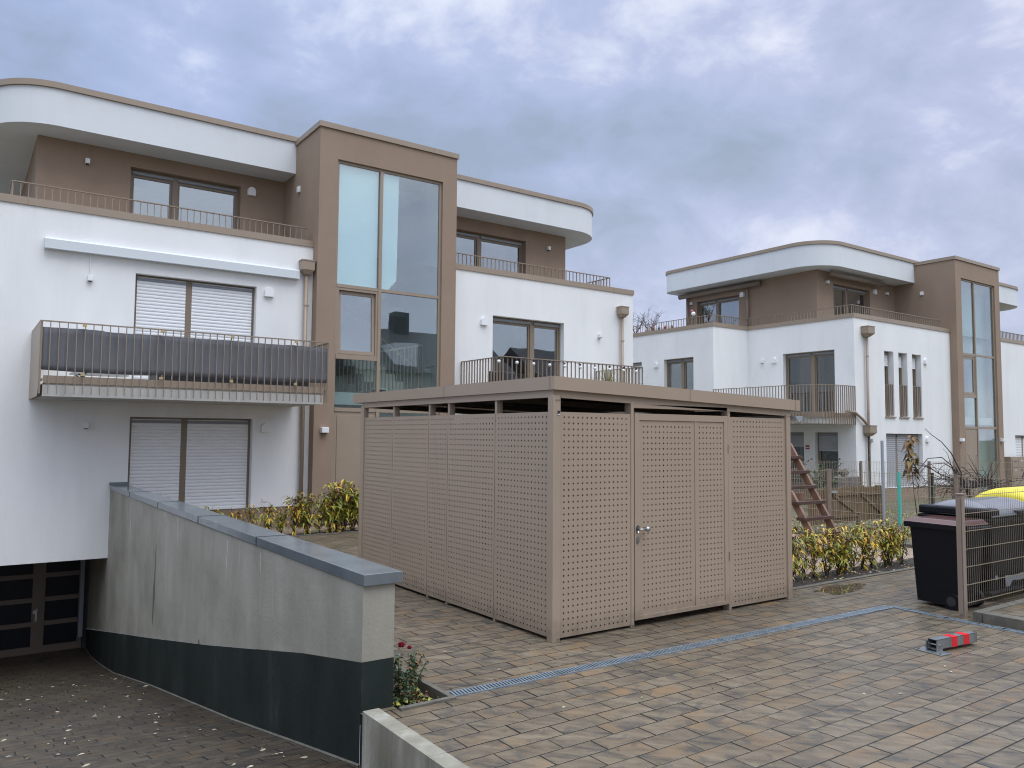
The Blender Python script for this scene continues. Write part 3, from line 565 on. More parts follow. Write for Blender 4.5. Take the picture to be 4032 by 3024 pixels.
    lamp(b, TT, 6.60 if one else 6.42, 2.08, .16, .12, .12); lamp(b, TT, 9.68, 2.08, .16, .12, .12)
    MB().box(-17.85, -17.72, -.05, -.001, 7.66, 7.80, G(XT0)).build('junction_box', fixt, b, bevel=.005)
    # windows and fittings
    if one:
        window(b, TF, 2.76, 5.135, .30, 2.30, split=.435, shut=(1, 1), label='window with closed grey roller shutters'); window(b, TF, 2.76, 5.135, 2.92, 5.13, split=.435, shut=(1, 1), label='window with closed grey roller shutters')
        window(b, TF, 11.22, 13.585, 2.92, 5.095, split=.58, label='balcony window reflecting the sky'); window(b, TF, 11.22, 13.585, .3, 2.3, shut=(1, 1))
        window(b, TUl, 2.92, 5.32, 6.2, 7.88, split=.40); window(b, TUl, 11.0, 13.77, 6.2, 7.83, split=.43)
        dome_vent(b, TF, 5.39, 5.03); dome_vent(b, TF, 5.40, 2.11); dome_vent(b, TF, 10.93, 4.90); dome_vent(b, TUl, 5.57, 7.80)
        lamp(b, TF, 2.0, 2.12); lamp(b, TF, 14.86, 4.84); lamp(b, TUl, 2.06, 7.80); lamp(b, TUl, 14.6, 7.72)
        MB().box(5.37, 5.45, -.02, -.001, .55, .64, TF).build('wall_socket', fixt, b, bevel=.004)
        downpipe(b, TF, 6.19, 5.82, .0); downpipe(b, TF, 15.68, 5.75, .0)
        aw = MB(); P = [(-.14, 5.40), (-.14, 5.56), (-.11, 5.59), (-.001, 5.59), (-.001, 5.40)]
        aw.add([TF(u, q, z) for u in (1.19, 6.02) for q, z in P], [(0, 1, 2, 3, 4), (9, 8, 7, 6, 5)] + [(i, (i + 1) % 5, 5 + (i + 1) % 5, 5 + i) for i in range(5)])
        A = aw.build('awning_cassette', awnm, b, 'white cassette of a closed awning')
        MB().box(1.19, 6.02, -.146, -.002, 5.385, 5.398, TF).build('front_rail', awnm, A)
        c = MB().tube([TF(1.96, -.02, 5.385), TF(1.96, -.02, 4.98)], .012, 6); c.build('conduit', fixt, b); lamp(b, TF, 1.965, 4.92, .09, .11, .09)
    else:
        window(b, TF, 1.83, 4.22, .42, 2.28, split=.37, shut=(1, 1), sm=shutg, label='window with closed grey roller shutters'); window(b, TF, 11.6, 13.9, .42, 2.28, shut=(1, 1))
        for i, (a, c) in enumerate(((1.82, 2.41), (2.73, 3.31), (3.64, 4.25))):
            W_ = window(b, TF, a, c, 2.86, 5.11, d=.2, split=0, shut=(.17, 0), sill=True)
            m = MB(); railing(m, [(ox + a + .02, oy + YF + .05), (ox + c - .02, oy + YF + .05)], oz + 2.9, oz + 3.98, .11, .02, .03, .02); m.build('window_guard', railm, W_)
        window(b, TUl, 2.15, 4.58, 6.2, 7.80, split=.44, curtain=.34); window(b, TUl, 11.4, 13.8, 6.2, 7.8)
        window(b, GS, -19.54, -17.52, 2.92, 5.09, split=.55, room=3.5, gl=glass('dim_glass', (.6, .62, .65), .08, 1.2), label='balcony window with a lit room behind')
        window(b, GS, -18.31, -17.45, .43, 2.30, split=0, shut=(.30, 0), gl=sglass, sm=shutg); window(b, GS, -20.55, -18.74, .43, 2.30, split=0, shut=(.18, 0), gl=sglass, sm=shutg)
        window(b, GO, -23.48, -22.0, 2.9, 5.06, split=.56); window(b, GO, -26.2, -24.68, 2.9, 5.06, split=0, shut=(.42, 0)); window(b, GO, -23.48, -22.0, .43, 2.3, shut=(1, 1))
        window(b, G(1.13), -24.5, -22.34, 6.2, 7.75, split=.45, curtain=0)
        MB().box(2.2, 2.25, 18.3, 19.0, 2.95, 4.1, T3).build('cabinet', orange, b)
        dome_vent(b, TF, 4.52, 4.90); dome_vent(b, TF, 4.52, 2.09); dome_vent(b, TUl, 4.88, 7.78); lamp(b, TF, .88, 2.05); lamp(b, TUl, 1.71, 7.78); lamp(b, TUl, 5.70, 7.80)
        dome_vent(b, GS, -19.91, 4.89); lamp(b, GS, -20.4, 4.88); dome_vent(b, GO, -23.9, 4.88); dome_vent(b, G(1.13), -22.15, 7.73); lamp(b, G(1.13), -24.75, 7.71)
        sg = MB().box(-18.66, -18.5, -.03, -.001, 1.72, 2.0, GS).build('alarm_box', fixt, b, bevel=.01); MB().box(-18.655, -18.505, -.034, -.031, 1.72, 1.86, GS).build('warning_label', stickr, sg); MB().box(-18.64, -18.52, -.038, -.035, 1.77, 1.80, GS).build('lettering', stickw, sg)
        downpipe(b, TF, .62, 5.83, .0, (.42, .36)); downpipe(b, TF, .62, 2.54, .1, (.42, .36)); downpipe(b, G(1.13), -21.85, 8.1, 6.2, (.16, .1)); downpipe(b, G(1.13), -24.95, 8.1, 6.2, (.16, .1))
        MB().tube([T3(-.35, YF + .1, 2.98), T3(-.1, YF - .05, 2.96), T3(.25, YF - .09, 2.75), T3(.6, YF - .09, 2.53)], .045, 10).build('drain_arm', bmetal, b, smooth=True)
        for pts, rr in (([T3(.95, 25.3, 8.03), T3(.95, 21.2, 8.03)], .10), ([T3(1.5, 18.55, 8.03), T3(5.0, 18.55, 8.03)], .09)):
            m = MB().tube(pts, rr, 12); A = m.build('awning_cassette', awnb, b, 'brown tube of a rolled-in awning', smooth=True)
    # entrance side balcony decks
    return b, F, G, T3
B1, F1, G1, T1 = apartment(0, 0, 0, 1, 'large white apartment house with stair tower and grey-screened balcony, nearest on the left')
B2, F2, G2, T2 = apartment(24.02, -2.23, -.12, 2, 'white apartment house behind the garden with three slit windows and rounded roof')

def balcony(b, T3, x0, x1, y0, y1, z, name_label, side_panel):
    s = MB().box(x0 + .05, x1 - .07, y0 + .05, y1, z + 2.58, z + 2.77, T3).build('balcony_slab', slabc, b, name_label)
    MB().box(x0 + .055, x1 - .065, y0 + .04, y0 + .07, z + 2.80, z + 2.925, T3).build('fascia', bmetal, s)
    MB().box(x0 + .08, x1 - .10, y0 + .08, y1, z + 2.775, z + 2.81, T3).build('floor_boards', stone, s)
    r = MB(); railing(r, [T3(x0, y1 - .02, 0)[:2], T3(x0, y0, 0)[:2], T3(x1, y0, 0)[:2], T3(x1, y1 - .02, 0)[:2]], T3(0, 0, z + 2.62)[2], T3(0, 0, z + 3.83)[2], .126, .012, .035, .02)
    for x in (x0 + .03, x1 - .03): r.box(x - .02, x + .02, y0 + .02, y1, z + 2.84, z + 2.87, T3)
    r.build('railing', railm, s)
    if side_panel:
        P = [(y0 - .01, 3.82), (y0 - .01, 2.68), (y0 + .12, 2.58), (y1, 2.58), (y1, 3.82)]
        m = MB(); m.add([T3(x, y, zz) for x in (x0 - .02, x0 - .008) for y, zz in P], [(0, 1, 2, 3, 4), (9, 8, 7, 6, 5)] + [(i, (i + 1) % 5, 5 + (i + 1) % 5, 5 + i) for i in range(5)]); m.build('side_panel', bmetal, s)
balcony(B1, T1, 1.08, 6.03, 14.95, 16.8, 0, 'balcony over the garage ramp', True)
balcony(B1, T1, 10.28, 14.75, 14.95, 16.8, 0, 'balcony above the bike shed', False)
# recessed corner balcony of the far house, rounded at its corner
s = MB(); rc = [(22.1, 18.83 - .0), (22.1, 15.3)] + [(22.1 + .75 * (1 - math.cos(R(9 * i))), 15.3 - .73 * math.sin(R(9 * i))) for i in range(1, 11)] + [(24.03, 14.57)]
s.prism([(x + .06 if x < 24 else x, y + .06 if y < 18.8 else y) for x, y in rc] + [(24.03, 18.83)], 2.45, 2.66)
sl = s.build('balcony_slab', slabc, B2, 'recessed balcony with rounded corner')
r = MB(); railing(r, rc, 2.42, 3.70, .115, .014, .035, .02, first=True); r.build('railing', railm, sl)
m = MB()
for (xa, ya), (xb, yb) in zip(rc, rc[1:]): m.bar((xa + .03, ya + .03, 2.73), (xb + .03, yb + .03, 2.73), .01, .14)
m.build('fascia', bmetal, sl)

# things on the near balcony
SC = thing('privacy_screen', (3.5, 15.02, 2.98), 'dark grey fabric screen tied inside the railing of the near balcony', 'privacy screen')
m = MB(); n = 220; xs = [1.10 + (6.04 - 1.10) * i / n for i in range(n + 1)]
def sy(x): return 15.0 + .011 * math.sin(x * 9) + .009 * math.sin(x * 21 + 1) + .005 * math.sin(x * 47)
tp = lambda x: 3.735 - .012 * abs(math.sin((x - 1.7) * math.pi / 1.22)) - (.0 if x < 2 else .01); bt = lambda x: 3.005 + .012 * math.sin(x * 2.2)
K = 7
for j in range(K + 1):
    for x in xs: m.v.append((x, sy(x) + .0015 * math.sin(j * 1.7 + x * 5), bt(x) + (tp(x) - bt(x)) * j / K))
for j in range(K):
    for i in range(n): a = j * (n + 1) + i; m.f.append((a, a + 1, a + n + 2, a + n + 1)); m.m.append(0)
o = m.build('fabric', screenm, SC, smooth=True); md = o.modifiers.new('thickness', 'SOLIDIFY'); md.thickness = .003
for x in (1.70, 2.925, 4.14, 5.36):
    for z in (3.785, 2.955):
        c = MB().box(x - .03, x + .03, 14.90, 14.935, z - .022, z + .022); c.tube([(x + .01, 14.925, z - .022 if z > 3 else z + .022), (x + .015, 14.92, z - .06 if z > 3 else z + .06)], .008, 6)
        c.build('clip', brass, SC)
# dark garden furniture seen under the screen
G_ = thing('lounge_set', (4.4, 15.9, 2.81), 'dark covered lounge furniture on the near balcony floor', 'outdoor furniture')
MB().box(3.0, 5.9, 15.55, 16.25, 2.83, 3.12).build('seat_cushion', dgrey, G_, bevel=.04); MB().box(3.0, 5.9, 16.25, 16.4, 2.83, 3.42).build('backrest', dgrey, G_, bevel=.03)
G_ = thing('folding_chair', (2.2, 15.7, 2.81), 'pale folding chair with dark legs on the near balcony', 'chair')
MB().box(1.6, 2.5, 15.5, 15.9, 3.0, 3.03).build('seat', awnm, G_)
m = MB(); m.bar((1.65, 15.5, 2.81), (2.1, 15.5, 3.4), .02); m.bar((2.1, 15.5, 2.81), (1.7, 15.5, 3.0), .02); m.bar((1.65, 15.9, 2.81), (2.1, 15.9, 3.4), .02); m.bar((2.1, 15.9, 2.81), (1.7, 15.9, 3.0), .02); m.build('leg_frame', dgrey, G_)
# far balcony of the near house: string lights, furniture, plant
SL = thing('string_lights', (12.3, 14.93, 3.8), 'string of pale round bulbs along the railing of the balcony above the shed', 'string lights')
bx = [10.144, 10.656, 11.141, 11.622, 12.091, 12.589, 13.065, 13.557, 14.038, 14.5]
pts = [(10.28, 14.93, 3.80)]
for i, x in enumerate(bx):
    if i: pts.append(((x + bx[i - 1]) / 2, 14.92, 3.81))
    pts.append((x, 14.92, 3.775))
pts.append((14.72, 14.93, 3.80)); MB().tube(pts, .005, 5).build('cable', blackp, SL)
for x in bx:
    u = MB().sphere((x, 14.92, 3.695), .042, 12); u.build('bulb', bulbg, SL, smooth=True); MB().tube([(x, 14.92, 3.735), (x, 14.92, 3.775)], .016, 8).build('socket', blackp, SL)
ch = thing('garden_chair', (10.9, 15.5, 2.81), 'dark woven garden chair at the left end of the balcony above the shed', 'chair')
MB().box(10.5, 11.25, 15.3, 15.8, 2.95, 3.12).build('seat', dgrey, ch, bevel=.03); MB().box(10.5, 10.6, 15.3, 15.8, 3.1, 3.52).build('armrest', dgrey, ch, bevel=.03); MB().box(10.5, 11.25, 15.8, 15.9, 2.95, 3.55).build('backrest', dgrey, ch, bevel=.03)
tb = thing('garden_table', (12.1, 15.5, 2.81), 'low dark garden table beside the chair above the shed', 'table')
MB().box(11.5, 12.75, 15.25, 15.75, 3.36, 3.40).build('tabletop', dgrey, tb, bevel=.01)
for x in (11.55, 12.7):
    for y in (15.3, 15.7): MB().box(x - .025, x + .025, y - .025, y + .025, 2.81, 3.36).build('leg', dgrey, tb)
def strap_plant(name, loc, h, n, mats, label, cat, pot=.18, spread=.6, wd=.035):
    t = thing(name, loc, label, cat); x, y, z = loc
    MB().tube([(x, y, z), (x, y, z + pot * 1.3)], [pot * .7, pot], 14).build('pot', terracotta, t)
    m = MB()
    for i in range(n):
        a = random.uniform(0, 6.28); el = random.uniform(.3, 1.35); L = h * random.uniform(.6, 1.0); m.k = random.randrange(len(mats)); p = Vector((x, y, z + pot * 1.3)); d = Vector((math.cos(a) * math.cos(el) * spread * 1.6, math.sin(a) * math.cos(el) * spread * 1.6, math.sin(el))); pv = None
        for j in range(6):
            s_ = j / 5; q = p + d * L * s_ + Vector((0, 0, -.45 * L * s_ * s_ * (1.2 - math.sin(el)))); w_ = wd * (1 - s_) * .5 + .002; sdv = Vector((-math.sin(a), math.cos(a), 0)) * w_
            if pv: m.add([pv[0], pv[1], q + sdv, q - sdv], [(0, 1, 2, 3)])
            pv = (q - sdv, q + sdv)
    m.build('foliage', mats, t); return t
strap_plant('potted_yucca', (13.95, 15.4, 2.81), 1.0, 90, [greens[0], greens[1], leafy[1]], 'potted plant with long arching leaves at the right end of the balcony above the shed', 'plant')

# ------------------------------------------------------------------ garage under the near house
gm = MB()
gm.quad((-3.2, 16.8 + .25, -.39), (2.47, 17.05, -.39), (2.47, 19.6, -.39), (-3.2, 19.6, -.39)); gm.box(-3.2, 2.47, 19.5, 19.6, -2.9, -.391); gm.box(-3.2, .02, 16.8, 17.05, -.39, .4)
gm.build('garage_lintel', dgrey, B1)
garm = mat('garage_brown_metal_shaded', (0.15, 0.115, 0.09), 0.45)  # brown metal with the shade of the recess put into its colour
KG = 1.049; TG = lambda x, y, z: (x * KG, y + .90, 2 - (2 - z) * KG)       # door plane 19.3 m from the camera line
gd = MB()
for x0, x1 in ((2.19, 2.27), (1.38, 1.60), (.56, .78), (-.26, -.04), (-1.08, -.86), (-1.9, -1.68)): gd.box(x0, x1, 18.36, 18.42, -2.38, -.50, TG)
for z0, z1 in ((-2.38, -2.24), (-1.85, -1.76), (-1.38, -1.29), (-.91, -.82), (-.56, -.5)):
    for x0, x1 in ((1.60, 2.19), (.78, 1.38), (-.04, .56), (-.86, -.26), (-1.68, -1.08)): gd.box(x0, x1, 18.37, 18.42, z0, z1, TG)
D = gd.build('garage_door', garm, B1, 'brown framed garage door with dark infill panels')
for x0, x1 in ((1.60, 2.19), (.78, 1.38), (-.04, .56), (-.86, -.26), (-1.68, -1.08)):
    MB().box(x0, x1, 18.40, 18.41, -2.24, -.56, TG).build('mesh_panel', blackp, D)
MB().box(1.44, 1.475, 18.34, 18.36, -1.75, -1.55, TG).box(1.40, 1.475, 18.32, 18.335, -1.6, -1.53, TG).box(1.46, 1.48, 18.32, 18.36, -1.53, -1.5, TG).build('door_handle', steel, D)
MB().box(-3.2, 2.464, 19.25, 19.5, -2.7, -2.60).build('threshold', edging, D)
MB().box(2.39, 2.464, 19.2, 19.5, -2.7, -.39).build('door_jamb', dgrey, D); MB().box(2.28, 2.36, 18.95, 19.05, -2.3, -.39).build('guide_rail', casem, D)

# ------------------------------------------------------------------ retaining wall of the ramp
RW = thing('retaining_wall', (2.6, 11, -1), 'tall grey concrete ramp wall with black base and blue-grey metal coping', 'wall')
band = [(5.35, .355), (6.51, .159), (9.47, -.419), (12.56, -.993), (19.4, -2.23)]
m = MB(); top = .90; xa, xb = 2.465, 2.72
def ribbon(m, x, low, up):
    ys = sorted({p[0] for p in low} | {p[0] for p in up})
    f = lambda P, y: next((a[1] + (b[1] - a[1]) * (y - a[0]) / (b[0] - a[0]) for a, b in zip(P, P[1:]) if a[0] - 1e-6 <= y <= b[0] + 1e-6))
    for a, b in zip(ys, ys[1:]): m.quad((x, a, f(low, a)), (x, b, f(low, b)), (x, b, f(up, b)), (x, a, f(up, a)))
ribbon(m, xa, band, [(5.35, top), (19.4, top)]); m.quad((xa, 5.35, .355), (xb, 5.35, .355), (xb, 5.35, top), (xa, 5.35, top)); m.quad((xb, 5.35, .355), (xb, 16.8, .355), (xb, 16.8, top), (xb, 5.35, top))
m.quad((xa, 5.35, top), (xb, 5.35, top), (xb, 16.8, top), (xa, 16.8, top))
m.build('concrete_face', conc, RW)
m = MB(); xc = xa - .003; base = [(5.35, -.9), (19.4, -3.2)]
ribbon(m, xc, base, band); m.quad((xc, 5.347, -.9), (xb, 5.347, -.9), (xb, 5.347, .355), (xc, 5.347, .355)); m.quad((xb, 5.347, -.3), (xb, 16.8, -.3), (xb, 16.8, .355), (xb, 5.347, .355))
m.build('sealed_base', bitumen, RW, 'black sealing coat on the wall base')
def stain(y0, z0, y1, z1, w0, w1, m_, name):
    k = 9; L = []; Rr = []
    for i in range(k + 1):
        f = i / k; y = y0 + (y1 - y0) * f + .004 * math.sin(i * 2.1); z = z0 + (z1 - z0) * f; w_ = (w0 + (w1 - w0) * f) * (.75 + .25 * math.sin(i * 1.7)) * math.sin(math.pi * min(1, .12 + f)) ** .5
        L.append((xa - .0012, y - w_ / 2, z)); Rr.append((xa - .0012, y + w_ / 2, z))
    m = MB(); m.add(L + Rr, [(i, i + 1, k + 2 + i, k + 1 + i) for i in range(k)]); m.build(name, m_, RW)
stn = mat('dark_water_stain', (0.12, 0.113, 0.092), 0.7); stl = mat('lime_streak', (0.46, 0.45, 0.42), 0.8)
for q_ in ((12.465, .38, 12.56, -.97, .04, .26, stn, 'water_stain'), (11.17, .88, 11.12, .42, .06, .04, stl, 'lime_streak'), (8.82, .84, 8.87, .36, .045, .03, stl, 'lime_streak'),
           (7.69, .84, 7.68, .60, .03, .02, stl, 'lime_streak'), (14.6, .80, 14.5, .1, .05, .08, stl, 'lime_streak'), (9.9, -.45, 9.93, -.95, .10, .05, stn, 'water_stain')): stain(*q_)
for y0, y1 in ((5.31, 7.80), (7.808, 10.07), (10.078, 12.4), (12.408, 14.7), (14.708, 16.79)):
    c = MB().box(2.452, 2.762, y0, y1, top + .002, top + .085); c.build('coping_section', copg, RW, bevel=.004)
    c.k = 0
for y in (7.804, 10.074, 12.404, 14.704): MB().box(2.449, 2.765, y - .012, y + .012, top + .002, top + .088).build('joint_strip', dgrey, RW)
MB().box(2.44, 2.77, 16.72, 16.797, top + .085, top + .14).build('upstand', copg, RW)
# mortar fillet where the ramp meets the wall
m = MB()
for (a, za), (b_, zb) in zip(prof[2:], prof[3:]): m.add([(2.45, a, za + .003), (2.461, a, za + .016), (2.461, b_, zb + .016), (2.45, b_, zb + .003)], [(0, 1, 2, 3)])
m.build('mortar_fillet', edging, RW)
LW = thing('low_concrete_wall', (2.47, 3.5, 0), 'low pale concrete block wall edging the paving at the bottom of the photo', 'wall')
ys = [5.19, 4.73, 4.247, 3.77, 3.29, 2.81, 2.33, 1.85]
for a, b_ in zip(ys, ys[1:]): MB().box(2.405, 2.53, b_ + .004, a, -.8, .07).build('block', kerbm, LW, bevel=.003)
# far side wall of the ramp, left of the camera
tag(MB().box(-3.4, -3.2, 2.6, 19.6, -2.8, 1.4).build('ramp_wall', conc, org=(-3.3, 10, 0)), 'plain grey concrete wall on the far left side of the ramp', 'wall')
gm = MB(); m = MB()

# ------------------------------------------------------------------ bike shed
SX0, SX1, SY0, SY1 = 4.815, 8.56, 6.11, 10.58
SH = thing('bike_shed', (6.7, 8.3, 0), 'taupe perforated metal shed with flat roof and door standing on the paving', 'shed')
def perforated(T, a, c, z0, z1, name='perforated_panel', hole=.0165, sp=.06, parent=SH, lab=None):
    m = MB(); nu = int((c - a - .03) / sp); nz = int((z1 - z0 - .03) / sp); mu = ((c - a) - (nu - 1) * sp) / 2; mz = ((z1 - z0) - (nz - 1) * sp) / 2
    us = [a]; zs = [z0]
    for i in range(nu): q = a + mu + i * sp; us += [q - hole / 2, q + hole / 2]
    for i in range(nz): q = z0 + mz + i * sp; zs += [q - hole / 2, q + hole / 2]
    us.append(c); zs.append(z1); W_ = len(us)
    for z in zs:
        for u in us: m.v.append(T(u, 0, z))
    for j in range(len(zs) - 1):
        for i in range(W_ - 1):
            if i % 2 == 1 and j % 2 == 1: continue
            q = j * W_ + i; m.f.append((q, q + 1, q + W_ + 1, q + W_)); m.m.append(0)
    o = m.build(name, shedm, parent, lab); s_ = o.modifiers.new('thickness', 'SOLIDIFY'); s_.thickness = .003; s_.offset = 0
    return o
PF = lambda u, d, z: (u, SY0 + d, z); PL = lambda u, d, z: (SX0 + d, u, z); PR = lambda u, d, z: (SX1 - d, u, z); PBk = lambda u, d, z: (u, SY1 - d, z)
ZT = 2.235
perforated(PF, 4.885, 5.848, .03, ZT); perforated(PF, 7.450, 8.500, .03, ZT)
sp_y = [6.16, 7.14, 8.15, 8.62, 9.60, 10.55]
for a, c in zip(sp_y, sp_y[1:]): perforated(PL, a + .006, c - .006, .035, ZT)
for a, c in zip(sp_y, sp_y[1:]): perforated(PR, a + .014, c - .014, .015, ZT)
for a, c in ((4.885, 6.1), (6.13, 7.35), (7.38, 8.5)): perforated(PBk, a, c, .015, ZT)
zr = lambda x: 2.375 - (x - 4.8) * .029            # underside of the beam, falling to the right
def post(x0, x1, y0, y1): MB().box(x0, x1, y0, y1, 0, zr((x0 + x1) / 2) + .02).build('post', shedm, SH, bevel=.004)
post(4.79, 4.882, 6.085, 6.175); post(8.502, 8.585, 6.085, 6.16)
post(5.850, 5.892, 6.10, 6.20); post(7.405, 7.448, 6.10, 6.20)
for y in sp_y[1:-1]: post(4.819, 4.90, y - .020, y + .020)
for y in sp_y[1:-1]: post(8.48, 8.575, y - .013, y + .013)
post(4.79, 4.87, 10.5, 10.6); post(8.5, 8.585, 10.5, 10.6)
# door frame and door
MB().box(5.893, 7.404, 6.105, 6.14, 2.30, 2.345).box(5.893, 7.404, 6.14, 6.2, 2.30, 2.31).build('door_lintel', shedm, SH, bevel=.003)
dm = MB(); dz0, dz1 = .072, 2.243; yd0, yd1 = 6.095, 6.135
dm.box(5.900, 5.968, yd0, yd1, dz0, dz1).box(7.335, 7.398, yd0, yd1, dz0, dz1).box(5.968, 7.335, yd0, yd1, dz1 - .072, dz1).box(5.968, 7.335, yd0, yd1, dz0, dz0 + .045).box(6.836, 6.873, yd0 + .004, yd1, dz0 + .045, dz1 - .072)
DR = dm.build('shed_door', shedm, SH, bevel=.002, label='perforated door with a ball handle')
PD = lambda u, d, z: (u, 6.108 + d, z)
perforated(PD, 5.969, 6.835, dz0 + .046, dz1 - .073, 'door_panel', parent=DR); perforated(PD, 6.874, 7.334, dz0 + .046, dz1 - .073, 'door_panel', parent=DR)
m = MB(); n = 14
def disc(m, x, z, rx, rz, y0, y1, n=16): m.add([(x + rx * math.cos(2 * math.pi * i / n), y, z + rz * math.sin(2 * math.pi * i / n)) for y in (y0, y1) for i in range(n)], [tuple(range(n))] + [(i, (i + 1) % n, n + (i + 1) % n, n + i) for i in range(n)])
disc(m, 5.936, 1.02, .026, .042, 6.086, 6.095); m.tube([(5.936, 6.09, 1.02), (5.936, 6.045, 1.02), (6.0, 6.04, 1.02)], .011, 10); m.sphere((6.03, 6.04, 1.02), .031, 16)
m.build('door_handle', steel, DR, smooth=True)
m = MB(); disc(m, 5.936, .905, .022, .040, 6.087, 6.095); m.box(5.928, 5.944, 6.080, 6.088, .88, .915); m.build('lock_plate', steel, DR)
for z in (.62, 1.86): MB().tube([(7.402, 6.092, z - .05), (7.402, 6.092, z + .05)], .008, 8).build('hinge', steel, DR)
# roof
def roofbox(m, x0, x1, y0, y1, za, zb):
    f = lambda x: -(x - 4.8) * .029
    vs = [(x, y, z + f(x)) for z in (za, zb) for y in (y0, y1) for x in (x0, x1)]
    m.add(vs, [(0, 2, 3, 1), (4, 5, 7, 6), (0, 1, 5, 4), (2, 6, 7, 3), (0, 4, 6, 2), (1, 3, 7, 5)])
m = MB(); roofbox(m, 4.80, 8.62, 6.105, 6.16, 2.378, 2.455); roofbox(m, 4.80, 8.62, 10.53, 10.58, 2.378, 2.455); roofbox(m, 4.805, 4.86, 6.16, 10.53, 2.378, 2.455); roofbox(m, 8.52, 8.58, 6.16, 10.53, 2.378, 2.455)
m.build('roof_beam', shedm, SH)
m = MB(); roofbox(m, 4.795, 8.735, 6.058, 6.075, 2.452, 2.585); roofbox(m, 4.795, 8.735, 10.83, 10.845, 2.452, 2.585); roofbox(m, 4.778, 4.795, 6.058, 10.845, 2.452, 2.585); roofbox(m, 8.735, 8.75, 6.058, 10.845, 2.452, 2.585)
RF = m.build('roof_fascia', shedm, SH)
m = MB()
for x in (6.72, 8.655): roofbox(m, x - .004, x + .004, 6.054, 6.058, 2.45, 2.587)
for y in (6.13, 8.2): roofbox(m, 4.774, 4.778, y - .004, y + .004, 2.45, 2.587)
m.build('fascia_joint', railm, RF)
m = MB(); n = 56                     # trapezoidal sheet
for i in range(n):
    x = 4.80 + 3.9 * i / n; w_ = 3.9 / n; prf = [(0, 0), (.25, 0), (.4, .035), (.75, .035), (.9, 0), (1, 0)]
    for (p, q), (p2, q2) in zip(prf, prf[1:]):
        xa_, xb_ = x + p * w_, x + p2 * w_; f = lambda x: 2.50 - (x - 4.8) * .029
        m.quad((xa_, 6.08, f(xa_) + q), (xb_, 6.08, f(xb_) + q2), (xb_, 10.82, f(xb_) + q2), (xa_, 10.82, f(xa_) + q))
m.build('roof_sheet', blackp, SH)
m = MB()
for y in (7.6, 9.2): roofbox(m, 4.86, 8.52, y, y + .05, 2.40, 2.47)
m.build('purlin', shedm, SH)
# gutter on the right
m = MB(); n = 10
for r0 in (.065,):
    arc = [(8.68 - r0 * math.cos(math.pi * i / n) , 2.27 - r0 * math.sin(math.pi * i / n)) for i in range(n + 1)]
    for (xa_, za_), (xb_, zb_) in zip(arc, arc[1:]): m.quad((xa_, 6.02, za_), (xb_, 6.02, zb_), (xb_, 10.8, zb_), (xa_, 10.8, za_))
    m.add([(x, 6.02, z) for x, z in arc], [tuple(range(n + 1))])
o = m.build('gutter', zinc, SH, smooth=False); md = o.modifiers.new('thickness', 'SOLIDIFY'); md.thickness = .004
m = MB(); m.box(4.842, 4.872, 6.0815, 6.0845, 2.20, 2.245); sk = m.build('sticker', stickd, SH); MB().box(4.844, 4.870, 6.079, 6.081, 2.205, 2.214).build('lettering', stickw, sk)
m = MB()
for x, z in ((4.832, 2.352), (4.864, 2.352), (4.885, 2.385), (8.53, 2.27), (8.56, 2.27), (7.43, 2.30), (4.86, .03), (5.87, .03)): disc(m, x, z, .008, .008, 6.078, 6.104, 10)
m.build('bolt', steel, SH)
for y in (6.18,): pass
for i, (y, lab) in enumerate(((7.05, 'nearest the door'), (8.35, 'in the middle'), (9.65, 'at the back'))):  # unseen black boxes added so the perforated panels' holes look dark
    for j, x in enumerate((5.85, 7.55)):
        t = thing('shed_light_blocker', (x, y, 0), f'black box added inside the shed to darken the panel holes, {["left", "right"][j]} row, {lab}', 'box', 'light-blocking boxes added in the shed')
        MB().box(x - .8, x + .8, y - .6, y + .6, .02, 1.98).build('body', blackp, t); MB().box(x - .82, x + .82, y - .62, y + .62, 1.985, 2.04).build('lid', blackp, t)
# ------------------------------------------------------------------ drainage channels
DC = thing('drainage_channel', (6, 5.3, 0), 'straight galvanised drain grating running across the paving before the shed', 'drain')
P0, P1 = Vector((3.19, 5.325, 0)), Vector((9.17, 5.165, 0)); Dv = (P1 - P0); LEN = Dv.length; Dv.normalize(); Nv = Vector((-Dv.y, Dv.x, 0))
def grate(thing_, a, b, h=.060, slot=.030):
    a, b = Vector(a), Vector(b); d = (b - a); L = d.length; d.normalize(); nn = Vector((-d.y, d.x, 0)); m = MB()
    for s_ in (-1, 1): m.bar(a + nn * s_ * (h - .005) + Vector((0, 0, .004)), b + nn * s_ * (h - .005) + Vector((0, 0, .004)), .012, .012)
    k = int(L / slot)
    for i in range(k + 1): q = a + d * (L * i / k) + Vector((0, 0, .005)); m.bar(q - nn * (h - .01) - d * .006, q + nn * (h - .01) + d * .006, .017, .006)
    m.build('grate', drainm, thing_)
step = [0, 1.04, 2.05, 3.05, 4.06, 5.04, LEN - .02]
for a, b_ in zip(step, step[1:]): grate(DC, P0 + Dv * (a + .005), P0 + Dv * (b_ - .005))
m = MB(); q = [P0 - Nv * .05, P1 - Nv * .05, P1 + Nv * .05, P0 + Nv * .05]; m.add([(v.x, v.y, .003) for v in q], [(0, 1, 2, 3)]); m.build('trench', blackp, DC)
DC2 = thing('drainage_channel', (9.3, 4.5, 0), 'wavy drain grating running past the foot of the mesh fence post', 'drain')
cp = [(9.20, 5.19, 0), (9.17, 4.93, 0), (9.235, 4.65, 0), (9.16, 4.40, 0), (9.13, 4.0, 0), (9.09, 3.4, 0), (9.06, 2.7, 0)]
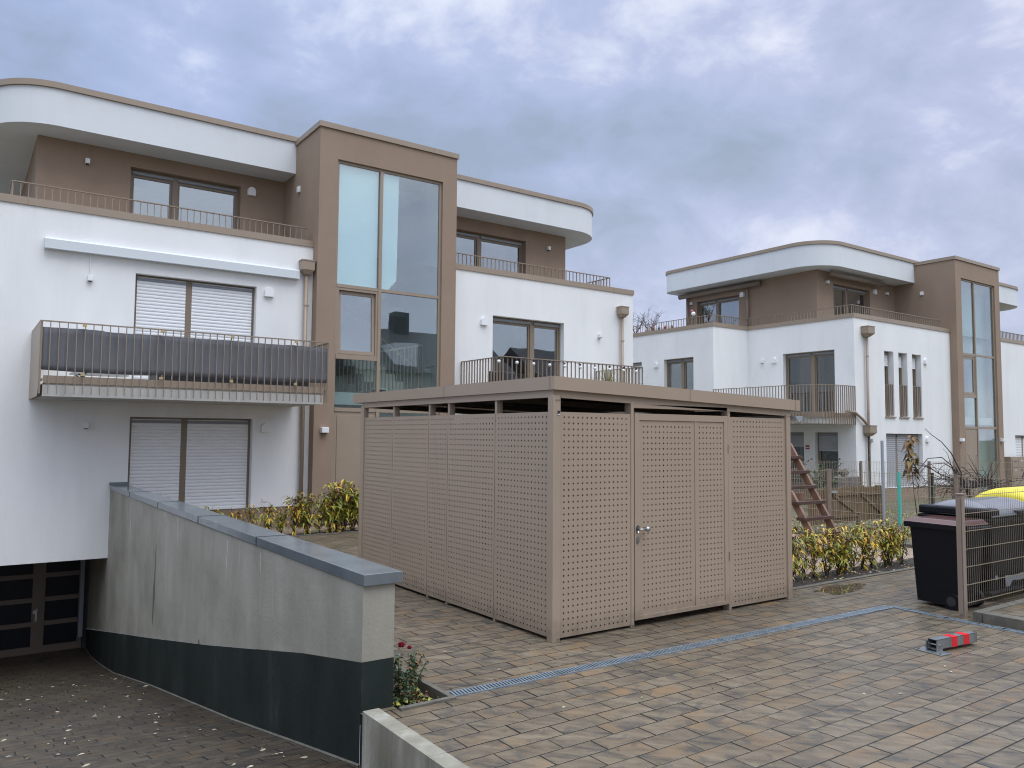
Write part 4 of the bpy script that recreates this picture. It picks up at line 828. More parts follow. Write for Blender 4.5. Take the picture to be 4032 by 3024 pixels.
cp = [(9.20, 5.15, 0), (9.16, 4.93, 0), (9.12, 4.5, 0), (9.10, 4.15, 0), (9.12, 3.9, 0), (9.10, 3.4, 0), (9.08, 2.8, 0)]
m = MB()
for a, b_ in zip(cp, cp[1:]): grate(DC2, a, b_, .045); a, b_ = Vector(a), Vector(b_); nn = (b_ - a).normalized(); nn = Vector((-nn.y, nn.x, 0)) * .043; m.add([tuple(Vector((v.x, v.y, .0025))) for v in (a - nn, b_ - nn, b_ + nn, a + nn)], [(0, 1, 2, 3)])
m.build('trench', blackp, DC2)
tag(MB().tube([(.9, 4.2, -.18), (2.3, 4.2, -.18)], .01).build('ramp_drain', zinc, org=(1.6, 4.2, -.2)), 'thin metal drain rod across the top of the ramp', 'drain')

# planting bed edging beside the wall pillar
BE = thing('bed_edging', (2.95, 5.8, 0), 'grey-brown plastic edging boards round the small rose bed', 'edging')
MB().box(2.722, 3.19, 5.22, 5.262, -.12, .02).build('board', edging, BE, bevel=.003); MB().box(3.145, 3.19, 5.264, 7.42, -.12, .02).build('board', edging, BE, bevel=.003)

# ------------------------------------------------------------------ folded parking post
PP = thing('folding_parking_post', (7.8, 3.85, 0), 'folded-down steel parking post with red bands lying on the paving', 'parking post')
ang = math.atan2(-.09, .85); ca, sa = math.cos(ang), math.sin(ang); o0 = Vector((7.56, 3.87, 0))
TP = lambda u, d, z: (o0.x + u * ca - d * sa, o0.y + u * sa + d * ca, z)
MB().box(-.05, .11, -.13, .13, .001, .011, TP).build('base_plate', zincd, PP, bevel=.002)
m = MB(); w_ = .045
for a, b_, c, d in ((-w_, -w_ + .004, .03, .12), (w_ - .004, w_, .03, .12)): m.box(.02, .655, a, b_, c, d, TP)
m.box(.02, .655, -w_, w_, .116, .12, TP); m.box(.02, .655, -w_, w_, .03, .034, TP); m.box(.645, .655, -w_, w_, .034, .116, TP)
m.build('tube', zincd, PP)
for a in (.25, .44): MB().box(a, a + .09, -w_ - .0015, w_ + .0015, .029, .1215, TP).build('red_band', redp, PP)
m = MB()
for s_ in (-1, 1): m.box(.0, .09, s_ * .052 - .003, s_ * .052 + .003, .009, .10, TP)
m.build('hinge_bracket', zincd, PP)
m = MB()
for u, d in ((-.03, -.11), (-.03, .11), (.09, -.11), (.09, .11)): m.tube([TP(u, d, .010), TP(u, d, .024)], .011, 6)
m.tube([TP(.05, -.065, .07), TP(.05, .065, .07)], .009, 8); m.build('bolt', steel, PP)

# ------------------------------------------------------------------ bins
def wheelie(loc, rz, label):
    t = thing('wheelie_bin', loc, label, 'bin'); Rm = Matrix.Rotation(rz, 3, 'Z'); L = Vector(loc)
    T = lambda x, y, z: tuple(L + Rm @ Vector((x, y, z)))
    # local: front faces +y, width along x
    m = MB(); lv = [(.04, .22, -.26, .245), (.30, .23, -.27, .26), (.92, .27, -.31, .285)]
    rings = [[(-a, b_, z), (a, b_, z), (a, c, z), (-a, c, z)] for z, a, b_, c in [(l[0], l[1], l[2], l[3]) for l in lv]]
    vs = [T(*p) for rg in rings for p in rg]; m.add(vs, [(0, 1, 2, 3)] + [(j * 4 + i, j * 4 + (i + 1) % 4, j * 4 + 4 + (i + 1) % 4, j * 4 + 4 + i) for j in range(2) for i in range(4)])
    for x in (-.13, 0, .13): m.box(x - .008, x + .008, .325, .338, .78, .92, T)
    B = m.build('body', blackp, t, bevel=.012)
    MB().box(-.295, .295, -.34, .355, .92, .985, T).build('rim', blackp, B, bevel=.008)
    m = MB(); m.add([T(*p) for p in ((-.29, -.36, .988), (.29, -.36, .988), (.29, .36, .988), (-.29, .36, .988), (-.24, -.32, 1.04), (.24, -.32, 1.04), (.24, .26, 1.04), (-.24, .26, 1.04))], [(0, 1, 2, 3), (4, 5, 6, 7), (0, 1, 5, 4), (1, 2, 6, 5), (2, 3, 7, 6), (3, 0, 4, 7)])
    m.box(-.1, .1, .33, .375, .99, 1.008, T)
    m.build('lid', brownp, t, bevel=.012)
    for x in (-.235, .235):
        wv = MB(); n = 20; c = T(x, -.20, .10); ax = Rm @ Vector((1, 0, 0)) * .025; wv.tube([Vector(c) - ax, Vector(c) + ax], .10, 20); W_ = wv.build('wheel', blackp, t)
        wv = MB(); wv.tube([Vector(c) - ax * 1.12, Vector(c) + ax * 1.12], .055, 16); wv.build('hub', dgrey, W_)
    MB().tube([T(-.25, -.40, .96), T(.25, -.40, .96)], .015, 8).build('handle', blackp, t)
    return t
wheelie((9.87, 4.84, 0), R(-5), 'black wheelie bin with brown lid at the end of the mesh fence')
def container(x0, x1, y0, y1, hr, lid, lidlab, label, dome):
    t = thing('waste_container', ((x0 + x1) / 2, (y0 + y1) / 2, 0), label, 'container', 'large rolling waste containers behind the mesh fence')
    m = MB(); a = .06
    m.add([(x0 + a, y0 + a, .10), (x1 - a, y0 + a, .10), (x1 - a, y1 - a, .10), (x0 + a, y1 - a, .10), (x0, y0, hr), (x1, y0, hr), (x1, y1, hr), (x0, y1, hr)], [(0, 1, 2, 3), (0, 1, 5, 4), (1, 2, 6, 5), (2, 3, 7, 6), (3, 0, 4, 7)])
    B = m.build('body', blackp, t, bevel=.03); MB().box(x0 - .04, x1 + .04, y0 - .03, y1 + .03, hr - .06, hr, ).build('rim', blackp, B, bevel=.012)
    m = MB(); n = 12; k = 10; rows = []
    for i in range(n + 1):
        u = i / n; x = x0 - .02 + (x1 - x0 + .04) * u; e = min(u, 1 - u) * (x1 - x0) / .16; ez = min(1, e); hz = dome * (1 - (1 - ez) ** 2)
        for j in range(k + 1): v = j / k; y = y0 - .02 + (y1 - y0 + .04) * v; s_ = max(0, 1 - abs(2 * v - 1) ** 2.4); rows.append((x, y, hr + .012 + hz * s_))
    m.v = rows; m.f = [(i * (k + 1) + j, (i + 1) * (k + 1) + j, (i + 1) * (k + 1) + j + 1, i * (k + 1) + j + 1) for i in range(n) for j in range(k)]; m.m = [0] * len(m.f)
    o = m.build('lid', lid, t, lidlab, smooth=True); md = o.modifiers.new('thickness', 'SOLIDIFY'); md.thickness = .02; md.offset = 1
    MB().box(x0 + (x1 - x0) * .45, x0 + (x1 - x0) * .68, y0 - .06, y0 + .05, hr + .01, hr + .075).build('lid_grip', lid if lid is yellowp else blackp, t, bevel=.01)
    for x in (x0 + .12, x1 - .12):
        for y in (y0 + .14, y1 - .14): MB().tube([(x - .02, y, .09), (x + .02, y, .09)], .09, 16).build('castor', dgrey, t)
    return t
c_ = container(10.42, 11.85, 4.56, 5.42, 1.02, reflgreyp, 'black domed lid with its reflection painted grey', 'large black waste container with reflection-greyed domed lid behind the mesh fence', .17)
for P_ in (((9.90, .25), (9.96, .265), (10.0, .235), (9.985, .205), (9.92, .21)), ((10.18, .24), (10.30, .235), (10.42, .215), (10.62, .235), (10.88, .25), (10.87, .17), (10.60, .15), (10.38, .165), (10.30, .10), (10.20, .10))):
    m = MB(); m.add([(x + .55, 4.555, z + .07) for x, z in P_], [tuple(range(len(P_)))]); m.build('torn_label', casem, c_)
MB().box(10.38, 10.62, 4.54, 5.44, 1.03, 1.14).build('lid_hinge_side', blackp, c_, bevel=.03)
container(12.35, 13.70, 4.85, 5.65, 1.10, yellowp, 'yellow domed lid', 'large waste container with yellow lid, nearer of the two', .16)
container(13.95, 15.3, 4.95, 5.75, 1.13, yellowp, 'yellow domed lid', 'large waste container with yellow lid, farther right and partly hidden', .16)

# ------------------------------------------------------------------ mesh fences
fencem = mat('fence_wire', (0.24, 0.195, 0.135), 0.4); fencel = mat('far_fence_wire', (0.36, 0.31, 0.23), 0.4); fencep = mat('fence_post_paint', (0.25, 0.195, 0.155), 0.4)
def mesh_fence(pts, h, z, label, group=None, wire=.0042, flat=True, post=.05, vs=.05):
    t = thing('mesh_fence', (*pts[0], z), label, 'fence')
    for a, b_ in zip(pts, pts[1:]):
        a, b_ = Vector((*a, z)), Vector((*b_, z)); L = (b_ - a).length; d = (b_ - a) / L; nn = Vector((-d.y, d.x, 0)); m = MB()
        n = int(L / vs)
        for i in range(1, n): q = a + d * (L * i / n); m.tube([q + Vector((0, 0, .12)), q + Vector((0, 0, h + .035))], wire * (.6 if wire < .0039 else .85), 4, False)
        k = int(round((h - .15) / .2)); 
        for j in range(k + 1):
            zz = Vector((0, 0, .15 + (h - .15) * j / k))
            for s_ in (-1, 1): m.tube([a + zz + nn * s_ * .006, b_ + zz + nn * s_ * .006], wire, 4, False)
        m.build('wire_panel', fencem if wire < .0039 else fencel, t)
    for p in pts:
        d = (Vector(pts[1]) - Vector(pts[0])).normalized(); x, y = p
        m = MB(); c_, s_ = d.x, d.y; Tq = lambda u, v, zz: (x + u * c_ - v * s_, y + u * s_ + v * c_, z + zz)
        m.box(-post / 2, post / 2, -.035, .025, -.05, h + .02, Tq); Pm = m.build('post', fencep, t, bevel=.003)
        MB().box(-post / 2 - .008, post / 2 + .008, -.045, .035, h + .021, h + .032, Tq).build('post_cap', fencep, Pm)
        mm = MB()
        for j in range(7): zz = .17 + j * (h - .2) / 6; mm.box(-post / 2 - .022, -post / 2, -.018, .006, zz - .012, zz + .012, Tq)
        mm.box(-post / 2 - .026, -post / 2 - .020, -.03, .018, .05, h - .02, Tq)
        mm.build('clamp', fencep, Pm)
    return t
mesh_fence([(9.31, 4.40), (11.82, 4.40), (14.33, 4.40)], 1.35, 0, 'brown wire mesh fence nearest the camera, screening the bins', post=.075, wire=.0035)
mesh_fence([(14.5, 14.4), (14.5, 11.89), (14.5, 9.39), (14.5, 6.90), (14.5, 4.4)], 1.33, 0, 'brown wire mesh fence between the gravel and the garden', wire=.004)
q = [(20.1 + 1.9 * i * 1.0, 14.32 - 1.02 * i) for i in range(-1, 6)]
mesh_fence([(17.95, 15.35), (20.05, 14.32), (22.15, 13.29), (24.15, 12.28), (26.0, 11.31), (27.9, 10.35), (29.8, 9.4)], 1.38, -.1, 'brown wire mesh fence along the terraces of the far house', wire=.004)

# ------------------------------------------------------------------ timber ladder and garden things
LD = thing('timber_ladder', (12.35, 8.2, 0), 'red-brown timber play ladder with dark treads leaning behind the hedge', 'ladder')
fy = lambda z: 7.93 + .60 * z
for x in (12.02, 12.70): MB().bar((x, fy(-.02), -.02), (x, fy(1.86), 1.86), .058, .12).build('stringer', ladderw, LD, bevel=.004)
for i, z in enumerate((.34, .60, .86, 1.12, 1.38, 1.64)):
    MB().box(11.93, 12.79, fy(z) - .10, fy(z) + .07, z - .030, z + .024).build('tread', treadw, LD, bevel=.004)
    m = MB()
    for x in (11.98, 12.74): m.tube([(x, fy(z) - .07, z + .020), (x, fy(z) - .07, z + .030)], .009, 8)
    m.build('screw', steel, LD)
m = thing('play_platform', (11.5, 9.4, 0), 'timber platform frame at the head of the play ladder, mostly hidden by the shed', 'play equipment')
MB().box(11.2, 12.75, 9.06, 9.12, 1.5, 1.66).box(11.2, 11.3, 9.06, 9.16, 0, 2.4).box(12.66, 12.75, 9.2, 9.3, 0, 1.68).build('frame', ladderw, m); MB().box(11.2, 12.9, 8.86, 8.92, .84, .98).build('cross_beam', ladderw, m); MB().box(11.2, 12.75, 9.12, 10.4, 1.62, 1.66).build('deck', treadw, m)

PK = thing('picket_fence', (17.2, 10.6, 0), 'weathered timber picket fence with a braced gate in the garden', 'fence')
def pickets(x0, x1, y, t, n, h=.86):
    m = MB()
    for i in range(n):
        x = x0 + (x1 - x0) * (i + .5) / n; w_ = (x1 - x0) / n * .40; hh = h + random.uniform(-.02, .02); dz = random.uniform(-.01, .01)
        P = [(x - w_, .05 + dz), (x + w_, .05 + dz), (x + w_, hh - .04), (x + w_ * .6, hh - .01), (x, hh), (x - w_ * .6, hh - .01), (x - w_, hh - .04)]
        m.add([(a, y, b_) for a, b_ in P] + [(a, y + .02, b_) for a, b_ in P], [tuple(range(7)), tuple(range(7, 14))[::-1]] + [(i, (i + 1) % 7, 7 + (i + 1) % 7, 7 + i) for i in range(7)])
    return m
m = pickets(15.55, 16.35, 10.6, PK, 8); m.build('picket_panel', picketw, PK)
m = pickets(16.42, 17.55, 10.58, PK, 12); gt = m.build('gate', picketw, PK, 'gate with diagonal brace'); MB().bar((16.45, 10.56, .7), (17.5, 10.56, .7), .03, .07).bar((16.45, 10.56, .2), (17.5, 10.56, .2), .03, .07).bar((16.5, 10.56, .68), (17.45, 10.56, .22), .03, .06).build('brace', picketw, gt)
m = pickets(17.62, 18.55, 10.6, PK, 10); m.build('picket_panel', picketw, PK); MB().bar((17.62, 10.58, .68), (18.55, 10.58, .68), .03, .07).bar((17.65, 10.58, .66), (18.5, 10.58, .2), .03, .06).build('brace', picketw, PK)
for x in (16.38, 17.58, 18.6): MB().box(x - .035, x + .035, 10.61, 10.68, -.1, .80).build('post', picketw, PK)
MB().box(16.25, 16.6, 10.54, 10.555, .74, .78).build('hinge', zinc, PK)
def pole(x, y, h, r_, m, label, n=10, z=-.12): return tag(MB().tube([(x, y, z), (x, y, z + h)], r_, n).build('garden_pole', m, org=(x, y, z)), label, 'pole')
pole(18.86, 10.33, 1.30, .045, teal, 'turquoise garden pole beside the picket fence'); pole(18.35, 10.45, 2.06, .035, gpole, 'tall grey steel pole at the right end of the picket fence')
pole(19.7, 9.95, 1.28, .04, dpole, 'dark weathered pole right of the turquoise one'); pole(18.3, 11.4, 1.35, .02, fencep, 'thin brown stake behind the picket fence')

# vine: a dense tangle of bare arching canes
VN = thing('bare_vine', (21.3, 10.4, -.1), 'tangle of bare dark vine canes in front of the far entrance', 'plant')
m = MB(); base = Vector((22.0, 10.1, -.1))
m.tube([base, base + Vector((.05, 0, .4)), base + Vector((-.15, .05, .78))], [.07, .06, .05], 8)
head = base + Vector((-.1, .03, .78))
def cane(p, d, L, r0, g_, wob, m, n=12):
    pts = []; p = Vector(p); d = Vector(d).normalized()
    for i in range(n):
        pts.append(tuple(p)); p = p + d * L / n; d = (d + Vector((random.uniform(-wob, wob), random.uniform(-wob, wob), random.uniform(-wob, wob) - g_))).normalized()
    m.tube(pts, [r0 * (1 - .75 * i / (n - 1)) for i in range(n)], 5); return pts
main = []
for i in range(13):
    a = -1 + 2 * (i % 2); main.append(cane(head, (a * random.uniform(.7, 1.2), random.uniform(-.25, .25), random.uniform(.1, .5)), random.uniform(1.2, 2.1), .024, .05, .16, m))
for i in range(190):
    mp = random.choice(main); p = random.choice(mp[2:]); cane(p, (random.choice((-1, -1, 1)) * random.uniform(.4, 1.2), random.uniform(-.5, .5), random.uniform(-.2, .9)), random.uniform(.4, 1.2), .0115, random.uniform(.03, .12), .22, m)
cane(head, (.1, 0, 1), 2.1, .018, .0, .0, m, 3) if False else None
def arc(P, r0): m.tube([tuple(Vector(q)) for q in P], [r0 * (1 - .6 * i / (len(P) - 1)) for i in range(len(P))], 6)
arc([(21.75, 10.1, .7), (21.55, 10.15, 1.15), (21.2, 10.2, 1.62), (20.8, 10.25, 1.92), (20.4, 10.3, 2.10), (20.1, 10.3, 2.25)], .018)
arc([(21.6, 10.1, .75), (21.2, 10.2, 1.3), (20.7, 10.2, 1.52), (20.0, 10.2, 1.50), (19.5, 10.2, 1.2), (19.1, 10.2, .95)], .017)
arc([(21.6, 10.1, .75), (21.3, 10.1, 1.15), (20.6, 10.1, 1.38), (19.8, 10.1, 1.36), (19.2, 10.1, 1.05), (18.8, 10.1, .75)], .015)
arc([(21.9, 10.1, .6), (21.4, 10.2, 1.25), (21.8, 10.2, 1.25), (22.4, 10.2, .95), (22.6, 10.2, .65)], .015)
m.build('cane', vinem, VN)
YS = thing('autumn_shrub', (19.4, 10.35, -.1), 'thin upright shrub stem holding a cluster of large ochre leaves', 'plant')
MB().tube([(19.65, 10.3, -.1), (19.5, 10.3, .6), (19.42, 10.3, 1.2), (19.35, 10.3, 1.9)], [.014, .01, .008, .004], 6).build('stem', bark, YS)
m = MB()
for i in range(46):
    z = 1.10 + .98 * (i / 46); m.k = random.choice((0, 0, 1, 2)); a = random.uniform(0, 6.28); m.leaf((19.40 + random.uniform(-.07, .07), 10.3 + random.uniform(-.06, .06), z), (math.cos(a), math.sin(a), -.2), .19, .15, .8)
m.build('foliage', [leafy[3], mat('leaf_ochre', (.15, .095, .02), .6), mat('leaf_tan', (.20, .14, .045), .6)], YS)

# hedge shrubs
def shrub(h, w_, n, seed, mats, leafL=.085, stems=4, low=.25, wts=(0, 1, 1, 2, 0, 3)):
    random.seed(seed); st = MB(); lf = MB(); tips = []
    for s_ in range(stems):
        a = random.uniform(0, 6.28); tilt = random.uniform(.05, .3) * (w_ / h); p = Vector((random.uniform(-.02, .02), random.uniform(-.02, .02), -.02)); d = Vector((math.cos(a) * tilt * 2, math.sin(a) * tilt * 2, 1)).normalized(); pts = []
        Lh = h * random.uniform(.75, 1.02)
        for i in range(8): pts.append(tuple(p)); tips.append((Vector(p), i / 7)) if i > 0 else None; p = p + d * Lh / 7; d = (d + Vector((random.uniform(-.12, .12), random.uniform(-.12, .12), .04))).normalized()
        st.tube(pts, [.008 * (1 - .7 * i / 7) for i in range(8)], 5)
        for k in range(7):
            i = random.randrange(1, 6); q = Vector(pts[i]); b_ = random.uniform(0, 6.28); dd = Vector((math.cos(b_), math.sin(b_), 1.1)).normalized(); LL = w_ * random.uniform(.35, .65)
            bp = [q, q + dd * LL * .5, q + dd * LL + Vector((0, 0, .01))]; st.tube(bp, [.004, .003, .0015], 4); tips += [(bp[1], i / 7), (bp[2], min(1, i / 7 + .2))]
    for i in range(n):
        q, f = random.choice(tips)
        if q.z < low * h and random.random() < .8: q, f = random.choice(tips)
        a = random.uniform(0, 6.28); lf.k = random.choice(wts) if f < .85 else random.choice((1, 2, 3, 0)); el = random.uniform(-.7, .35)
        lf.leaf(q + Vector((random.uniform(-.015, .015), random.uniform(-.015, .015), random.uniform(-.03, .02))), (math.cos(a), math.sin(a), el), leafL * random.uniform(.65, 1.2), leafL * random.uniform(.2, .34), random.uniform(.2, .7))
    return st, lf
def place(name, loc, sl, label, group, mats, rz=0, cat='shrub'):
    t = thing(name, (0, 0, 0), label, cat, group); sl[0].build('stem', bark, t); sl[1].build('foliage', mats, t); t.location = loc; t.rotation_euler[2] = rz; return t
variants = [shrub(.86, .34, 170, 1, leafy, .115, 5, .42), shrub(.76, .30, 120, 2, leafy, .11, 4, .4), shrub(.82, .38, 300, 3, leafy, .11, 7, .3, wts=(1, 2, 2, 1, 1, 0)), shrub(.80, .32, 150, 4, leafy, .115, 5, .42, wts=(0, 0, 1, 2, 1, 1))]
xs = [8.93, 9.18, 9.42, 9.66, 9.90, 10.15, 10.42, 10.68, 10.95, 11.2, 11.45, 11.72, 11.98, 12.22, 12.48]
random.seed(5); looks = ['mostly green', 'sparse olive', 'full green', 'yellow leaved']
first = {}
ordn = ['first', 'second', 'third', 'fourth', 'fifth', 'sixth', 'seventh', 'eighth', 'ninth', 'tenth', 'eleventh', 'twelfth', 'thirteenth', 'fourteenth', 'fifteenth', 'sixteenth']
def put_shrub(k, loc, rz, s_, label, group):
    if k not in first: first[k] = t = place('hedge_shrub', loc, variants[k], label, group, leafy, rz)
    else:
        t = copy_tree(first[k]); t.location = loc; t.rotation_euler[2] = rz
    t.scale = (s_, s_, s_); t['label'] = label; t['group'] = group
for i, x in enumerate(xs):
    k = (i * 3 + (i // 4)) % 4; y = 6.84 + random.uniform(-.05, .05)
    put_shrub(k, (x, y, -.01), random.uniform(0, 6.28), random.uniform(.88, 1.08), f'{looks[k]} hedge shrub, {ordn[i]} from the shed towards the bins', 'hedge shrubs between the shed and the bins')
hs = [(3.35, .8), (3.75, .85), (4.05, .8), (4.4, .86), (4.75, .9), (5.05, .95), (5.32, .72), (5.55, 1.12), (5.85, 1.05), (6.1, .9), (6.32, 1.15), (6.46, 1.3), (6.62, 1.38), (6.80, 1.32), (6.98, 1.2), (7.15, 1.1)]
for i, (x, s_) in enumerate(hs):
    put_shrub((i * 2 + i // 3) % 4 if x < 6.3 else 2, (x, 15.38, -.01), random.uniform(0, 6.28), s_, f'yellow-green hedge shrub before the near house, {ordn[i]} from the ramp wall', 'hedge shrubs in front of the near house')
# rose and ground plants in the small bed
RS = thing('rose_bush', (2.93, 5.62, -.09), 'small rose bush with red blooms beside the concrete pillar', 'shrub')
random.seed(9); st = MB(); lf = MB()
for s_ in range(15):
    p = Vector((2.90 + random.uniform(-.09, .09), 5.6 + random.uniform(-.12, .12), -.09)); d = Vector((random.uniform(-.15, .5), random.uniform(-.2, .2), 1)).normalized(); pts = []
    for i in range(7): pts.append(tuple(p)); p = p + d * random.uniform(.045, .072); d = (d + Vector((random.uniform(-.12, .13), random.uniform(-.12, .12), 0))).normalized()
    st.tube(pts, .004, 5)
    for i in range(34):
        q = Vector(random.choice(pts[2:])); a = random.uniform(0, 6.28); lf.k = random.choice((0, 0, 2, 1)); lf.leaf(q + Vector((0, 0, random.uniform(-.02, .02))), (math.cos(a), math.sin(a), .1), .042, .024, .3)
st.build('stem', greens[0], RS); lf.build('foliage', [greens[0], leafy[3], greens[2]], RS)
for x, y, z, r_ in ((2.86, 5.5, .39, .021), (2.895, 5.52, .385, .011), (2.925, 5.49, .365, .014)):
    m = MB()
    for i in range(16): a = i * 2.4; m.leaf((x, y, z - r_ * .8), (math.cos(a) * (.3 + i * .05), math.sin(a) * (.3 + i * .05), 1.2 - i * .05), r_ * 1.9, r_ * 1.7, -.1)
    m.sphere((x, y, z), r_ * .8, 8); m.build('bloom', rosem, RS)
GC = MB(); random.seed(21)
for i in range(420):
    x = random.uniform(2.74, 3.11); y = random.uniform(5.28, 6.0)
    if (x - 2.74) > .40 + random.uniform(-.1, .05) and y < 5.5: pass
    a = random.uniform(0, 6.28); GC.k = random.choice((0, 1, 2, 3, 0)); GC.leaf((x, y, -.085 + random.uniform(0, .07)), (math.cos(a), math.sin(a), random.uniform(-.1, .7)), .05, .032, .3)
o = GC.build('bed_foliage', [greens[1], leafy[3], mat('leaf_rusty', (.14, .055, .03), .6), leafy[1]]); o['kind'] = 'stuff'; o['label'] = 'low reddish green leaves filling the small rose bed'
SN = thing('dry_seedling', (4.45, 8.9, 0), 'thin dry seedling standing before the left side of the shed', 'plant')
m = MB(); random.seed(3)
for i in range(7): cane((4.52, 8.95, 0), (random.uniform(-.25, .25), random.uniform(-.3, .3), 1), random.uniform(.3, .6), .004, 0, .12, m, 6)
m.build('stem', greybark, SN)

# fallen leaves and crumbs
LV = MB(); random.seed(33)
def rz_(y):
    for (a, za), (b_, zb) in zip(prof, prof[1:]):
        if a <= y <= b_: return za + (zb - za) * (y - a) / (b_ - a)
    return 0
for i in range(190):
    y = random.uniform(6.0, 15.5) if random.random() < .8 else random.uniform(4, 7); x = random.uniform(.2, 2.4); a = random.uniform(0, 6.28); LV.k = random.choice((0, 0, 0, 0, 0, 2)); LV.leaf((x, y, rz_(y) + .012), (math.cos(a), math.sin(a), -.18 if math.sin(a) > 0 else .18), random.uniform(.035, .085), .018, .05)
for i in range(60):
    x, y = random.uniform(3.3, 9), random.uniform(3.2, 12); a = random.uniform(0, 6.28)
    if 4.7 < x < 8.7 and y > 6: continue
    LV.k = random.choice((0, 0, 2, 3)); LV.leaf((x, y, .008), (math.cos(a), math.sin(a), .05), random.uniform(.02, .045), .016, .05)
for i in range(260):
    x, y = random.uniform(8.8, 13), random.uniform(6.5, 7.05); a = random.uniform(0, 6.28); LV.k = random.choice((0, 1, 2, 3)); LV.leaf((x, y, .01), (math.cos(a), math.sin(a), .1), random.uniform(.03, .06), .02, .1)
o = LV.build('fallen_leaves', [palem, leafy[0], leafy[3], dgrey]); o['kind'] = 'stuff'; o['label'] = 'scattered pale fallen leaves on the ramp and paving'
# lawn tufts and ground litter in the garden
GR = MB(); random.seed(41)
for i in range(5200):
    x, y = random.uniform(14.7, 22.5), random.uniform(7.2, 13.2); a = random.uniform(0, 6.28); GR.k = random.choice((0, 1, 2, 3)); GR.leaf((x, y, -.13), (math.cos(a), math.sin(a), random.uniform(.2, 1.6)), random.uniform(.05, .13), .018, .2)
o = GR.build('rough_grass', [palem, leafy[1], greens[1], leafy[3]]); o['kind'] = 'stuff'; o['label'] = 'patchy autumn grass and leaf litter in the garden'

# planter and evergreen before the far house
PLt = tag(MB().box(21.45, 22.75, 13.6, 14.1, -.12, .82).build('raised_planter', gcrate, org=(22.1, 13.85, -.12), bevel=.01), 'grey rectangular planter box in front of the recessed balcony', 'planter')
def bushy(name, loc, h, w_, n, mats, label, L=.07, seed=1, pot=None, cone=0.0):
    random.seed(seed); t = thing(name, loc, label, 'plant'); x, y, z = loc; st = MB(); lf = MB(); tips = []
    for i in range(14):
        a = random.uniform(0, 6.28); e = cane((x, y, z), (math.cos(a) * w_ / h * .8, math.sin(a) * w_ / h * .8, 1), h * random.uniform(.6, 1), .012, 0, .14, st, 8); tips += e[1:]
        for k in range(5): q = random.choice(e[2:]); b_ = random.uniform(0, 6.28); tips += cane(q, (math.cos(b_), math.sin(b_), .7), w_ * random.uniform(.3, .6), .006, 0, .15, st, 5)[1:]
    for i in range(n):
        q = Vector(random.choice(tips)); a = random.uniform(0, 6.28); lf.k = random.randrange(len(mats)); lf.leaf(q, (math.cos(a), math.sin(a), random.uniform(-.2, .9)), L * random.uniform(.6, 1.2), L * .4, .2)
    st.build('stem', bark, t); lf.build('foliage', mats, t)
    if pot: MB().tube([(x, y, z - pot), (x, y, z)], [pot * .6, pot * .8], 14).build('pot', pot_m, t)
    return t
pot_m = gcrate
bushy('evergreen_bush', (21.05, 13.8, -.12), 1.7, .75, 900, [greens[0], greens[1]], 'dark evergreen bush growing by the terrace door of the far house', .10, 4)
bushy('potted_flowers', (22.15, 13.85, .80), .28, .45, 160, [greens[0], leafy[3], greens[2]], 'low winter plants growing in the grey planter box', .06, 5)
strap_plant('potted_grass', (20.4, 13.3, -.12), .9, 60, [greens[1], greens[0]], 'arching green plant low beside the evergreen bush', 'plant')

# on the far roof terrace
Z2 = 6.10 - .12 + .12
bushy('olive_tree', (22.65, 19.50, 6.25), .85, .34, 700, [greens[0], greens[2]], 'small potted olive tree on the roof terrace of the far house', .05, 6, pot=.22)
bushy('bare_shrub', (22.9, 23.6, 6.2), 1.3, .95, 60, [leafy[3], greens[1]], 'bare twiggy shrub at the far end of the roof terrace', .05, 7, pot=.3)
bushy('bare_shrub', (23.0, 22.9, 6.2), 1.1, .75, 30, [leafy[3], greens[1]], 'second bare twiggy shrub on the roof terrace, right of the palm', .05, 8, pot=.3)
strap_plant('palm_plant', (22.6, 24.4, 6.35), .85, 70, [greens[1], leafy[1]], 'spiky green palm on the roof terrace, seen past the near house', 'plant', .2, .8, .03)
fl = thing('garden_ornament', (22.45, 20.05, 6.15), 'pink and white flamingo-like ornament on the far roof terrace', 'ornament')
MB().tube([(22.45, 20.05, 6.1), (22.45, 20.05, 6.5)], .015, 6).build('leg', brownp, fl); pk = mat('pink_paint', (.6, .12, .22), .5)
MB().sphere((22.45, 20.05, 6.60), .085, 10).build('body', fixt, fl, smooth=True); MB().sphere((22.45, 20.13, 6.72), .05, 8).build('head', pk, fl, smooth=True)
cols = [terracotta, awnm, stickr, awnm, mat('blue_glaze', (.06, .10, .25), .3), fixt, terracotta, awnm, palem]
for i, mm_ in enumerate(cols):
    y = 21.1 + .17 * i; h = random.uniform(.18, .32); x = 22.4
    o = MB().tube([(x, y, 6.1), (x, y, 6.1 + h * .7), (x, y, 6.1 + h * .85), (x, y, 6.1 + h)], [.05, .055, .03, .025], 10).build('bottle_vase', mm_, org=(x, y, 6.1))
    tag(o, f'{["terracotta", "pale grey", "dark red", "light grey", "blue glazed", "white", "rust brown", "silvery", "sand coloured"][i]} bottle vase behind the roof terrace railing of the far house', 'vase', 'vases along the terrace railing')

# letterboxes beside the far entrance
LB = thing('letterbox_unit', (35.2, 14.2, -.12), 'brown letterbox wall standing right of the far entrance', 'letterbox')
MB().box(34.15, 36.9, 14.15, 14.4, -.12, 1.30).build('housing', bmetal, LB)
for i in range(5):
    for j in range(3):
        x = 34.25 + i * .53; z = .16 + j * .36; d_ = MB().box(x, x + .5, 14.13, 14.149, z, z + .33).build('letterbox_door', bmetal, LB, bevel=.004); MB().box(x + .15, x + .35, 14.118, 14.129, z + .24, z + .265).build('slot', fixt if (i + j) % 2 else dgrey, d_)

